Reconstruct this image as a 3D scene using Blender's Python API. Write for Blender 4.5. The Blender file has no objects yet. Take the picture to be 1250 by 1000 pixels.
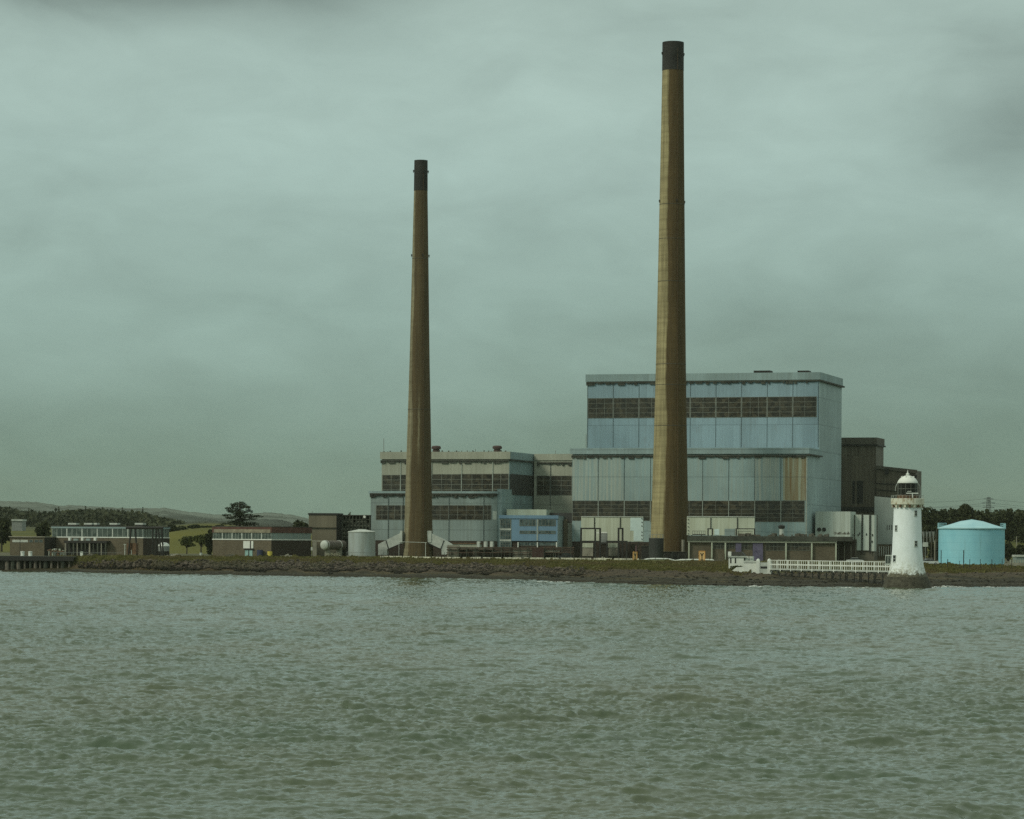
import bpy, math, random
import numpy as np
from mathutils import Vector, Matrix
random.seed(7)
rng = np.random.default_rng(11)
S = bpy.context.scene
COL = S.collection
R = math.radians

# ------------------------------------------------------------------ camera
F, CX, HY, CAMZ = 3600.0, 625.0, 659.0, 10.0      # focal length and horizon in photo pixels, eye height
ROLL = R(0.40)
cam = bpy.data.cameras.new('camera'); camo = bpy.data.objects.new('camera', cam); COL.objects.link(camo)
cam.sensor_width = 36.0; cam.lens = 36.0 * F / 1250.0
cam.shift_y = (HY - 500.0) / 1250.0
cam.clip_start = 1.0; cam.clip_end = 40000.0
camo.location = (0, 0, CAMZ)
camo.rotation_mode = 'XYZ'
camo.matrix_world = Matrix.Translation((0, 0, CAMZ)) @ Matrix.Rotation(R(90), 4, 'X') @ Matrix.Rotation(ROLL, 4, 'Z')
S.camera = camo

# ------------------------------------------------------------------ sky, sun, exposure
SUN_EL, SUN_AZ = R(38), R(-122)      # azimuth from +Y, clockwise: behind the viewer and to the left
S.view_settings.view_transform = 'Standard'; S.view_settings.look = 'None'
S.view_settings.gamma = 1.0; S.view_settings.use_curve_mapping = False
S.view_settings.exposure = 0.0
S.cycles.use_denoising = False
S.cycles.max_bounces = 6; S.cycles.volume_bounces = 1; S.cycles.diffuse_bounces = 3
S.cycles.volume_step_rate = 5.0

W = bpy.data.worlds.new('World'); S.world = W; W.use_nodes = True
nt = W.node_tree; N = nt.nodes; L = nt.links
for n in list(N): N.remove(n)
def wn(t, **k):
    n = N.new(t)
    for a, b in k.items(): setattr(n, a, b)
    return n
tc = wn('ShaderNodeTexCoord')
sep = wn('ShaderNodeSeparateXYZ'); L.new(tc.outputs['Generated'], sep.inputs[0])
mp = wn('ShaderNodeMapping'); mp.inputs['Scale'].default_value = (1.0, 1.0, 2.3); mp.inputs['Location'].default_value = (3.1, 0.4, 0.0)
L.new(tc.outputs['Generated'], mp.inputs[0])
def noise_w(scale, detail, rough, dist=0.0):
    n = wn('ShaderNodeTexNoise'); n.inputs['Scale'].default_value = scale; n.inputs['Detail'].default_value = detail
    n.inputs['Roughness'].default_value = rough; n.inputs['Distortion'].default_value = dist
    L.new(mp.outputs[0], n.inputs['Vector']); return n
def wmath(op, a, b=None, c=None):
    n = wn('ShaderNodeMath', operation=op)
    for i, v in enumerate((a, b, c)):
        if v is None: continue
        if isinstance(v, (int, float)): n.inputs[i].default_value = v
        else: L.new(v, n.inputs[i])
    return n.outputs[0]
n1 = noise_w(7.0, 4.0, 0.45, 0.35); n2 = noise_w(21.0, 6.0, 0.55, 0.6); n5 = noise_w(62.0, 5.0, 0.6, 0.4)
ramp = wn('ShaderNodeValToRGB')      # overcast cloud deck: murky at the horizon, lighter above, much lighter overhead
e = ramp.color_ramp; e.elements[0].position = 0.0; e.elements[0].color = (0.140, 0.212, 0.165, 1)
e.elements[1].position = 1.0; e.elements[1].color = (0.68, 0.74, 0.68, 1)
for p, c in ((0.03, (0.180, 0.270, 0.222)), (0.075, (0.305, 0.435, 0.388)), (0.125, (0.376, 0.512, 0.468)), (0.20, (0.40, 0.52, 0.472)), (0.5, (0.54, 0.63, 0.57))):
    q = e.elements.new(p); q.color = (*c, 1)
vz = wmath('ADD', sep.outputs[2], wmath('MULTIPLY', wmath('SUBTRACT', n1.outputs[0], 0.5), 0.045))
L.new(vz, ramp.inputs[0])
br = wmath('ADD', wmath('MULTIPLY', wmath('SUBTRACT', n1.outputs[0], 0.5), 0.42), wmath('MULTIPLY', wmath('SUBTRACT', n2.outputs[0], 0.5), 0.34))
br = wmath('ADD', br, wmath('MULTIPLY', wmath('SUBTRACT', n5.outputs[0], 0.5), 0.09))
# two heavier banks of cloud hanging at fixed bearings of the sky
def bank(dx, dz, rx, rz, amt):
    a = wmath('DIVIDE', wmath('SUBTRACT', sep.outputs[0], dx), rx); b = wmath('DIVIDE', wmath('SUBTRACT', sep.outputs[2], dz), rz)
    r2 = wmath('ADD', wmath('MULTIPLY', a, a), wmath('MULTIPLY', b, b))
    r2 = wmath('ADD', r2, wmath('MULTIPLY', wmath('SUBTRACT', n1.outputs[0], 0.5), 2.4))
    g = wmath('EXPONENT', wmath('MULTIPLY', r2, -1.0))
    front = wmath('GREATER_THAN', sep.outputs[1], 0.0)
    return wmath('MULTIPLY', wmath('MULTIPLY', g, amt), front)
br = wmath('ADD', br, wmath('ADD', bank(-0.125, 0.186, 0.085, 0.013, -0.56), bank(0.167, 0.144, 0.036, 0.024, -0.46)))
br = wmath('ADD', br, wmath('ADD', bank(-0.09, 0.150, 0.07, 0.035, 0.07), bank(0.15, 0.06, 0.10, 0.05, -0.02)))
mul = wmath('ADD', br, 1.0)
vm = wn('ShaderNodeVectorMath', operation='SCALE'); L.new(ramp.outputs[0], vm.inputs[0]); L.new(mul, vm.inputs['Scale'])
sky = wn('ShaderNodeTexSky'); sky.sky_type = 'NISHITA'; sky.sun_disc = False
sky.sun_elevation = SUN_EL; sky.sun_rotation = SUN_AZ; sky.air_density = 1.0; sky.dust_density = 4.0
bg1 = wn('ShaderNodeBackground'); bg1.inputs[1].default_value = 1.0; L.new(vm.outputs[0], bg1.inputs[0])
bg2 = wn('ShaderNodeBackground'); bg2.inputs[1].default_value = 0.05; L.new(sky.outputs[0], bg2.inputs[0])
mx = wn('ShaderNodeMixShader'); mx.inputs[0].default_value = 0.06      # a little of the clear sky gets through the deck
out = wn('ShaderNodeOutputWorld'); L.new(bg1.outputs[0], mx.inputs[1]); L.new(bg2.outputs[0], mx.inputs[2]); L.new(mx.outputs[0], out.inputs[0])

sl = bpy.data.lights.new('sun', 'SUN'); sl.energy = 1.5; sl.angle = R(14); sl.color = (1.0, 0.95, 0.80)
so = bpy.data.objects.new('sun', sl); COL.objects.link(so)
sd = Vector((math.sin(SUN_AZ) * math.cos(SUN_EL), math.cos(SUN_AZ) * math.cos(SUN_EL), math.sin(SUN_EL)))
so.rotation_euler = sd.to_track_quat('Z', 'Y').to_euler(); so.location = (-200, -200, 300)

# ------------------------------------------------------------------ materials
MATS = {}
class MN:
    def __init__(s, name):
        s.m = bpy.data.materials.new(name); s.m.use_nodes = True; s.t = s.m.node_tree
        s.b = s.t.nodes['Principled BSDF']; s.tc = s.t.nodes.new('ShaderNodeTexCoord'); MATS[name] = s.m
    def link(s, a, b): s.t.links.new(a, b)
    def val(s, sock, v):
        if isinstance(v, (int, float)): sock.default_value = v
        elif isinstance(v, tuple): sock.default_value = (*v, 1) if len(v) == 3 else v
        else: s.link(v, sock)
    def mapping(s, scale, coord='Object'):
        n = s.t.nodes.new('ShaderNodeMapping'); n.inputs['Scale'].default_value = scale
        s.link(s.tc.outputs[coord], n.inputs[0]); return n.outputs[0]
    def noise(s, scale=1.0, detail=4, rough=0.55, vec=(1, 1, 1), dist=0.0):
        n = s.t.nodes.new('ShaderNodeTexNoise'); s.link(s.mapping(vec), n.inputs['Vector'])
        n.inputs['Scale'].default_value = scale; n.inputs['Detail'].default_value = detail
        n.inputs['Roughness'].default_value = rough; n.inputs['Distortion'].default_value = dist
        return n.outputs[0]
    def math(s, op, a, b=0.0, clamp=False):
        n = s.t.nodes.new('ShaderNodeMath'); n.operation = op; n.use_clamp = clamp; s.val(n.inputs[0], a); s.val(n.inputs[1], b); return n.outputs[0]
    def rng(s, v, a, b, c=0.0, d=1.0):
        n = s.t.nodes.new('ShaderNodeMapRange'); s.val(n.inputs[0], v)
        for i, q in enumerate((a, b, c, d)): n.inputs[i + 1].default_value = q
        return n.outputs[0]
    def mix(s, f, a, b, mode='MIX'):
        n = s.t.nodes.new('ShaderNodeMix'); n.data_type = 'RGBA'; n.blend_type = mode
        s.val(n.inputs[0], f); s.val(n.inputs[6], a); s.val(n.inputs[7], b); return n.outputs[2]
    def xyz(s, coord='Object'):
        n = s.t.nodes.new('ShaderNodeSeparateXYZ'); s.link(s.tc.outputs[coord], n.inputs[0]); return n.outputs
    def bump(s, h, strength=0.3, dist=0.1):
        n = s.t.nodes.new('ShaderNodeBump'); n.inputs['Strength'].default_value = strength; n.inputs['Distance'].default_value = dist
        s.link(h, n.inputs['Height']); s.link(n.outputs[0], s.b.inputs['Normal'])
    def done(s, color, rough=0.7, metal=0.0, spec=0.5):
        s.val(s.b.inputs['Base Color'], color); s.val(s.b.inputs['Roughness'], rough); s.b.inputs['Metallic'].default_value = metal
        s.b.inputs['Specular IOR Level'].default_value = spec
        return s.m
def sc(c, k): return tuple(min(1, x * k) for x in c)
def plain(name, c, rough=0.7, var=0.25, scale=0.8, metal=0.0, spec=0.4):
    m = MN(name); f = m.noise(scale, 5, 0.6)
    return m.done(m.mix(m.rng(f, 0.3, 0.7), sc(c, 1 - var), sc(c, 1 + var)), rough, metal, spec)
def cladding(name, c, streak=(0.16, 0.14, 0.09), amt=0.35, ribs=1.1, lo=0.42, seam=8.2, var=0.12):
    """profiled sheet cladding: ribs, horizontal lap seams, rain streaks running down"""
    m = MN(name)
    big = m.noise(0.09, 3, 0.5); sheet = m.noise(1.0, 2, 0.5, (0.9, 0.9, 0.02))
    st = m.noise(1.0, 4, 0.65, (1.5, 1.5, 0.045)); fine = m.noise(1.0, 3, 0.6, (4.5, 4.5, 0.12))
    x = m.xyz()
    col = m.mix(m.rng(big, 0.35, 0.65), sc(c, 1 - var), sc(c, 1 + var))
    col = m.mix(m.rng(sheet, 0.35, 0.65, 0.0, 0.18), col, sc(c, 1.2))
    col = m.mix(m.math('MULTIPLY', m.rng(st, lo, lo + 0.3), amt), col, streak)
    col = m.mix(m.math('MULTIPLY', m.rng(fine, 0.5, 0.75), amt * 0.45), col, sc(streak, 0.8))
    cx = m.t.nodes.new('ShaderNodeCombineXYZ'); m.link(m.math('FLOOR', m.math('DIVIDE', m.math('ADD', x[0], x[1]), 1.95)), cx.inputs[0]); m.link(m.math('FLOOR', m.math('DIVIDE', x[2], seam)), cx.inputs[1])
    wnz = m.t.nodes.new('ShaderNodeTexWhiteNoise'); m.link(cx.outputs[0], wnz.inputs['Vector'])
    col = m.mix(m.rng(wnz.outputs['Value'], 0.0, 1.0, 0.0, 0.16), col, sc(c, 0.55))
    col = m.mix(m.math('MULTIPLY', m.math('GREATER_THAN', wnz.outputs['Value'], 0.86), 0.22), col, sc(c, 1.6))
    rs = m.noise(1.0, 5, 0.7, (1.0, 1.0, 0.12)); col = m.mix(m.rng(rs, 0.60, 0.74, 0.0, 0.38), col, (0.15, 0.115, 0.07))
    ph = m.math('FRACT', m.math('DIVIDE', x[2], seam))
    ln = m.math('LESS_THAN', ph, 0.035)
    col = m.mix(m.math('MULTIPLY', ln, 0.35), col, sc(c, 0.35))
    rb = m.math('SINE', m.math('MULTIPLY', m.math('ADD', x[0], x[1]), 2 * math.pi / ribs))
    m.bump(rb, 0.12, 0.06)
    return m.done(col, 0.55, 0.0, 0.3)
def brick(name, c, mort, var=0.3, sc_=1.0):
    m = MN(name)
    x = m.xyz(); n = m.t.nodes.new('ShaderNodeTexBrick'); cb = m.t.nodes.new('ShaderNodeCombineXYZ')
    m.link(m.math('ADD', x[0], x[1]), cb.inputs[0]); m.link(x[2], cb.inputs[1]); m.link(cb.outputs[0], n.inputs['Vector'])
    n.inputs['Scale'].default_value = sc_; n.inputs['Brick Width'].default_value = 0.45; n.inputs['Row Height'].default_value = 0.15
    n.inputs['Mortar Size'].default_value = 0.015
    n.inputs['Color1'].default_value = (*sc(c, 1 - var), 1); n.inputs['Color2'].default_value = (*sc(c, 1 + var), 1); n.inputs['Mortar'].default_value = (*mort, 1)
    f = m.noise(0.35, 5, 0.6, (1, 1, 0.5))
    col = m.mix(m.rng(f, 0.3, 0.75, 0.0, 0.6), n.outputs[0], sc(c, 0.6))
    return m.done(col, 0.85, 0, 0.2)
def dirty_glass(name, dark, pale, amt=0.4, tile=1.2):
    m = MN(name)
    f = m.t.nodes.new('ShaderNodeTexVoronoi'); f.inputs['Scale'].default_value = 1.0; f.distance = 'CHEBYCHEV'
    m.link(m.mapping((1 / tile, 1 / tile, 1 / tile)), f.inputs['Vector'])
    n = m.noise(0.5, 4, 0.65, (1, 1, 2.2)); s_ = m.t.nodes.new('ShaderNodeSeparateColor'); m.link(f.outputs['Color'], s_.inputs[0])
    a = m.math('MULTIPLY', m.rng(s_.outputs[0], 0.35, 1.0), amt); col = m.mix(a, dark, pale)
    col = m.mix(m.rng(n, 0.45, 0.7, 0.0, 0.4), col, sc(pale, 0.55)); col = m.mix(m.math('MULTIPLY', m.math('GREATER_THAN', s_.outputs[1], 0.90), 0.16), col, sc(pale, 1.5))
    return m.done(col, 0.28, 0, 0.45)

M_BLUE = cladding('blue_sheet', (0.235, 0.345, 0.385), (0.13, 0.18, 0.17), 0.30, lo=0.5, var=0.10)
M_BLUEL = cladding('weathered_blue_sheet', (0.25, 0.36, 0.355), (0.34, 0.38, 0.31), 0.6, lo=0.42, var=0.16)
M_SIDE = cladding('grey_blue_sheet', (0.31, 0.405, 0.395), (0.14, 0.19, 0.18), 0.35, lo=0.5)
M_FASC = cladding('fascia_sheet', (0.25, 0.345, 0.34), (0.16, 0.2, 0.16), 0.3)
M_CREAM = cladding('cream_sheet', (0.34, 0.36, 0.28), (0.19, 0.2, 0.13), 0.3, ribs=1.4)
M_GREY = cladding('grey_sheet', (0.24, 0.31, 0.29), (0.15, 0.18, 0.14), 0.4)
M_BROWN = cladding('brown_dirty_sheet', (0.130, 0.115, 0.080), (0.040, 0.031, 0.021), 0.75, lo=0.38)
M_SCREEN = cladding('cream_panel', (0.47, 0.52, 0.40), (0.28, 0.29, 0.18), 0.5, ribs=2.1, lo=0.42, seam=30)
M_WPANEL = cladding('white_panel', (0.50, 0.57, 0.50), (0.26, 0.28, 0.2), 0.45, ribs=1.6, seam=30, var=0.03)
M_PGREY = cladding('pale_grey_panel', (0.32, 0.37, 0.33), (0.2, 0.22, 0.17), 0.25, ribs=1.8, seam=30)
M_OFFICE = cladding('office_blue_panel', (0.155, 0.27, 0.36), (0.1, 0.18, 0.25), 0.25, ribs=0.6, seam=30)
M_DARK = plain('dark_metal', (0.016, 0.016, 0.013), 0.6, 0.3)
M_GUT = plain('gutter_grime', (0.05, 0.055, 0.042), 0.8, 0.6, 0.4)
M_BAR = plain('glazing_bar', (0.30, 0.35, 0.30), 0.6, 0.2)
M_BARD = plain('dull_glazing_bar', (0.17, 0.185, 0.15), 0.7, 0.3)
M_SEAM = plain('panel_joint', (0.05, 0.075, 0.075), 0.7, 0.2)
M_GLASS = dirty_glass('dirty_glazing', (0.020, 0.019, 0.014), (0.12, 0.105, 0.065), 0.42)
M_GLASS2 = dirty_glass('office_glazing', (0.03, 0.05, 0.05), (0.14, 0.20, 0.19), 0.6, 0.9)
M_TEAL = dirty_glass('teal_glazing', (0.045, 0.065, 0.055), (0.13, 0.165, 0.14), 0.7, 1.3)
M_LOUV = plain('dark_louvre', (0.045, 0.045, 0.04), 0.7, 0.2)
M_WHITE = plain('white_paint', (0.66, 0.70, 0.62), 0.6, 0.1)
M_WHITED = plain('dull_white_paint', (0.44, 0.48, 0.42), 0.65, 0.2)
M_BRICK = brick('brown_brick', (0.125, 0.105, 0.068), (0.16, 0.15, 0.11))
M_BRICKD = brick('dark_brick', (0.05, 0.04, 0.03), (0.06, 0.05, 0.04))
M_TOWER = cladding('tan_panel', (0.155, 0.14, 0.095), (0.09, 0.085, 0.055), 0.4, ribs=3)
M_RED = plain('red_brown_board', (0.095, 0.045, 0.032), 0.8, 0.35, 0.6)
M_RUST = plain('rusty_steel', (0.115, 0.066, 0.034), 0.85, 0.5, 1.2)
M_CONC = plain('worn_concrete', (0.24, 0.235, 0.18), 0.9, 0.3, 0.5)
M_CONCD = plain('dark_stained_concrete', (0.10, 0.095, 0.07), 0.9, 0.4, 0.5)
M_TIMBER = plain('weathered_timber', (0.055, 0.063, 0.045), 0.9, 0.5, 0.9)
M_PALET = plain('pale_timber', (0.16, 0.145, 0.11), 0.9, 0.4, 0.9)
M_CYAN = None
M_OR = plain('orange_paint', (0.62, 0.30, 0.07), 0.6, 0.1)
M_ORL = plain('pale_orange_paint', (0.75, 0.50, 0.22), 0.6, 0.1)
M_YEL = plain('yellow_paint', (0.55, 0.47, 0.08), 0.6, 0.1)
M_NAVY = plain('blue_drum_paint', (0.035, 0.045, 0.09), 0.6, 0.2)
M_PURP = plain('purple_sheeting', (0.105, 0.095, 0.15), 0.7, 0.3, 0.7)
M_ROOF = plain('felt_roof', (0.06, 0.06, 0.05), 0.9, 0.3)
M_TYRE = plain('tyre_rubber', (0.02, 0.02, 0.02), 0.9, 0.2)
M_CARG = plain('car_glass', (0.03, 0.035, 0.035), 0.15, 0.1)
M_STEEL = plain('galvanised_steel', (0.20, 0.22, 0.20), 0.6, 0.25)
M_STEELF = plain('pylon_steel', (0.12, 0.14, 0.13), 0.6, 0.1)
m = MN('silver_tank'); f = m.noise(1, 4, 0.6, (0.5, 0.5, 0.08)); z = m.xyz()[2]
M_TANKS = m.done(m.mix(m.rng(f, 0.4, 0.7), (0.36, 0.42, 0.40), (0.26, 0.29, 0.25)), 0.5, 0, 0.4)
m = MN('cyan_tank_paint'); f = m.noise(1, 4, 0.6, (0.3, 0.3, 0.06)); g = m.noise(0.15, 4, 0.6)
c0 = m.mix(m.rng(f, 0.4, 0.75), (0.265, 0.59, 0.67), (0.205, 0.50, 0.58)); c0 = m.mix(m.rng(g, 0.45, 0.7, 0, 0.4), c0, (0.33, 0.61, 0.66))
xx_ = m.xyz(); c0 = m.mix(m.math('MULTIPLY', m.math('LESS_THAN', m.math('FRACT', m.math('DIVIDE', xx_[2], 1.9)), 0.045), 0.22), c0, (0.08, 0.25, 0.28))
st_ = m.noise(1, 5, 0.7, (0.9, 0.9, 0.05)); c0 = m.mix(m.rng(st_, 0.58, 0.75, 0, 0.45), c0, (0.16, 0.30, 0.28)); M_CYAN = m.done(c0, 0.6, 0, 0.35)
m = MN('cyan_tank_roof_paint'); f = m.noise(0.4, 5, 0.6)
M_CYANR = m.done(m.mix(m.rng(f, 0.4, 0.7), (0.36, 0.60, 0.62), (0.27, 0.5, 0.54)), 0.5, 0, 0.4)
def rust_panel():
    m = MN('rust_streaked_sheet'); a = m.noise(1, 4, 0.6, (1.1, 1.1, 0.03)); b = m.noise(1, 3, 0.6, (2.6, 2.6, 0.06))
    c = m.mix(m.rng(a, 0.42, 0.55), (0.34, 0.38, 0.28), (0.25, 0.22, 0.13)); c = m.mix(m.rng(b, 0.52, 0.66, 0, 0.8), c, (0.20, 0.11, 0.04))
    x = m.xyz(); ln = m.math('LESS_THAN', m.math('FRACT', m.math('DIVIDE', x[2], 8.2)), 0.035)
    return m.done(m.mix(m.math('MULTIPLY', ln, 0.4), c, (0.1, 0.1, 0.08)), 0.8, 0, 0.2)
M_RUSTP = rust_panel()
def chimney_mat(name, edge, wob, light, dark, blotch):
    m = MN(name); x = m.xyz()
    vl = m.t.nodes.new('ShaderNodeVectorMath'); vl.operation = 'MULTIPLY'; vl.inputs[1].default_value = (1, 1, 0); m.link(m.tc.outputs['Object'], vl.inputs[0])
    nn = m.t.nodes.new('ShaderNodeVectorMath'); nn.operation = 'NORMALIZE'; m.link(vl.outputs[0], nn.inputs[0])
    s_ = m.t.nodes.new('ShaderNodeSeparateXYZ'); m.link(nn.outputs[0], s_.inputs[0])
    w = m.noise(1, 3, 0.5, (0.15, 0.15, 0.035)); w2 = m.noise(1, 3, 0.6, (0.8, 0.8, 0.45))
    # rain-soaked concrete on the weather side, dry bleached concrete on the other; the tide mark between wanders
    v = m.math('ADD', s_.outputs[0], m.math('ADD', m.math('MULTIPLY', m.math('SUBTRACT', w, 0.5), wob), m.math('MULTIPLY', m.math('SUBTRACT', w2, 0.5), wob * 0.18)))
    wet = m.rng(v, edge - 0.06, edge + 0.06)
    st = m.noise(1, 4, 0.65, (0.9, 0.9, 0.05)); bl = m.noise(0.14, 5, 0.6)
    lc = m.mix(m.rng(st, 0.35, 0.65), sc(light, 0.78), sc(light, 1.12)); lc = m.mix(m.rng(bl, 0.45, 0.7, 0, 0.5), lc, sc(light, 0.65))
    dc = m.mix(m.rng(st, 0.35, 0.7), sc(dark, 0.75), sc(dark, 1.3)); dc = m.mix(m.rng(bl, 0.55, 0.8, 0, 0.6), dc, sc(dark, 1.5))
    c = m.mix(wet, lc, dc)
    if blotch:
        a = m.rng(m.math('ABSOLUTE', m.math('ADD', s_.outputs[0], m.math('MULTIPLY', m.math('SUBTRACT', w2, 0.5), 0.3))), 0.10, 0.03)
        zz = m.math('MULTIPLY', m.rng(x[2], 26, 36), m.rng(x[2], 52, 38)); c = m.mix(m.math('MULTIPLY', m.math('MULTIPLY', a, zz), 0.8), c, light)
    ln = m.math('LESS_THAN', m.math('FRACT', m.math('DIVIDE', x[2], 1.5)), 0.08)
    lift = m.noise(1, 2, .5, (.02, .02, .6)); c = m.mix(m.rng(lift, .35, .7, 0, .35), c, sc(dark, .7)); c = m.mix(m.math('MULTIPLY', ln, 0.22), c, sc(dark, 0.5))
    s3 = m.noise(1, 4, .7, (1.6, 1.6, .03)); top = m.rng(x[2], 100, 150); c = m.mix(m.math('MULTIPLY', m.rng(s3, .45, .65), .4), c, sc(dark, .55))
    m.bump(st, 0.15, 0.2)
    return m.done(c, 0.85, 0, 0.25)
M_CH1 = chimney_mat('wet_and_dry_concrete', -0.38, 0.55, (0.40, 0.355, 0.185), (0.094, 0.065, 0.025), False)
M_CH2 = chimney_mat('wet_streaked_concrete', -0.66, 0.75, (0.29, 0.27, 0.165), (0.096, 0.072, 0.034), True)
M_SOOT = plain('sooty_cap', (0.021, 0.022, 0.019), 0.85, 0.45, 0.25)
m = MN('lighthouse_render'); x = m.xyz(); f = m.noise(0.9, 6, 0.65, (1, 1, 0.5)); g = m.noise(1, 5, 0.7, (2.5, 2.5, 0.7)); g2 = m.noise(2.2, 5, 0.7, (1, 1, 1.6))
c = m.mix(m.rng(f, 0.4, 0.75, 0, 0.5), (0.82, 0.90, 0.88), (0.60, 0.68, 0.62))
low = m.rng(x[2], 9.0, 2.2)
c = m.mix(m.math('MULTIPLY', low, m.rng(g, 0.35, 0.7)), c, (0.46, 0.47, 0.33))
g3 = m.noise(0.8, 5, .7); hz_ = m.math('ADD', x[2], m.math('MULTIPLY', m.math('SUBTRACT', g3, .5), 4.2)); c = m.mix(m.rng(hz_, 4.0, 3.5), c, (0.075, 0.072, 0.045)); c = m.mix(m.math('MULTIPLY', m.rng(hz_, 6.4, 3.6), m.rng(g2, .5, .6)), c, (0.22, 0.21, 0.14))
m.bump(g2, 0.3, 0.08); M_LH = m.done(c, 0.75, 0, 0.3)
m = MN('weedy_rock_base'); f = m.noise(1.3, 6, 0.7); c = m.mix(m.rng(f, 0.35, 0.65), (0.026, 0.024, 0.014), (0.085, 0.082, 0.055)); m.bump(f, 0.8, 0.25); M_LHB = m.done(c, 0.8, 0, 0.3)
m = MN('stained_gallery'); f = m.noise(1.6, 5, 0.7, (1, 1, 0.6)); c = m.mix(m.rng(f, 0.50, 0.66), (0.62, 0.63, 0.50), (0.30, 0.22, 0.11)); M_GAL = m.done(c, 0.8, 0, 0.3)
def leaf_mat(name, c, var=0.5, scale=0.35):
    m = MN(name); f = m.noise(scale, 4, 0.6); c_ = m.mix(m.rng(f, 0.3, 0.7), sc(c, 1 - var), (c[0] * 1.5, c[1] * 1.35, c[2] * 1.1))
    return m.done(c_, 0.8, 0, 0.15)
M_LEAF = leaf_mat('dark_leaves', (0.030, 0.040, 0.017)); M_LEAFL = leaf_mat('mid_leaves', (0.055, 0.072, 0.022)); M_NEED = leaf_mat('pine_needles', (0.022, 0.034, 0.017))
M_BARK = plain('bark', (0.045, 0.038, 0.027), 0.9, 0.3)
M_WOOD = leaf_mat('far_wood_leaves', (0.038, 0.048, 0.028), 0.4, 0.03)

# ------------------------------------------------------------------ pixel rays -> places
CR, SR = math.cos(ROLL), math.sin(ROLL)
def ray(px, py):
    dx, dy = px - CX, HY - py
    return dx * CR - dy * SR, dx * SR + dy * CR
def P(px, py, Y):
    a, b = ray(px, py); return Vector((a / F * Y, Y, CAMZ + b / F * Y))
def Yz(px, py, z):                       # distance at which a ray meets height z
    a, b = ray(px, py); return (z - CAMZ) * F / b
class Fr:
    """local frame of a thing: x along its front, y away from the viewer, z up"""
    def __init__(s, px, Y, z0=4.55, th=17.0, py=680):
        p = P(px, py, Y); s.o = Vector((p.x, Y, z0)); s.th = R(th)
        s.ux = Vector((math.cos(s.th), -math.sin(s.th), 0)); s.uy = Vector((math.sin(s.th), math.cos(s.th), 0))
    def f(s, px, py, d=0.0):             # on the plane y = d
        a, b = ray(px, py); D = Vector((a, F, b)); c = Vector((0, 0, CAMZ)) - s.o
        t = (d - c.dot(s.uy)) / D.dot(s.uy); q = c + D * t; return q.dot(s.ux), q.z
    def g(s, px, py, u):                 # on the plane x = u
        a, b = ray(px, py); D = Vector((a, F, b)); c = Vector((0, 0, CAMZ)) - s.o
        t = (u - c.dot(s.ux)) / D.dot(s.ux); q = c + D * t; return q.dot(s.uy), q.z
    def p(s, px, py, d=0.0):
        u, z = s.f(px, py, d); return Vector((u, d, z))
    def w(s, v): return s.o + s.ux * v[0] + s.uy * v[1] + Vector((0, 0, v[2]))

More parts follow.
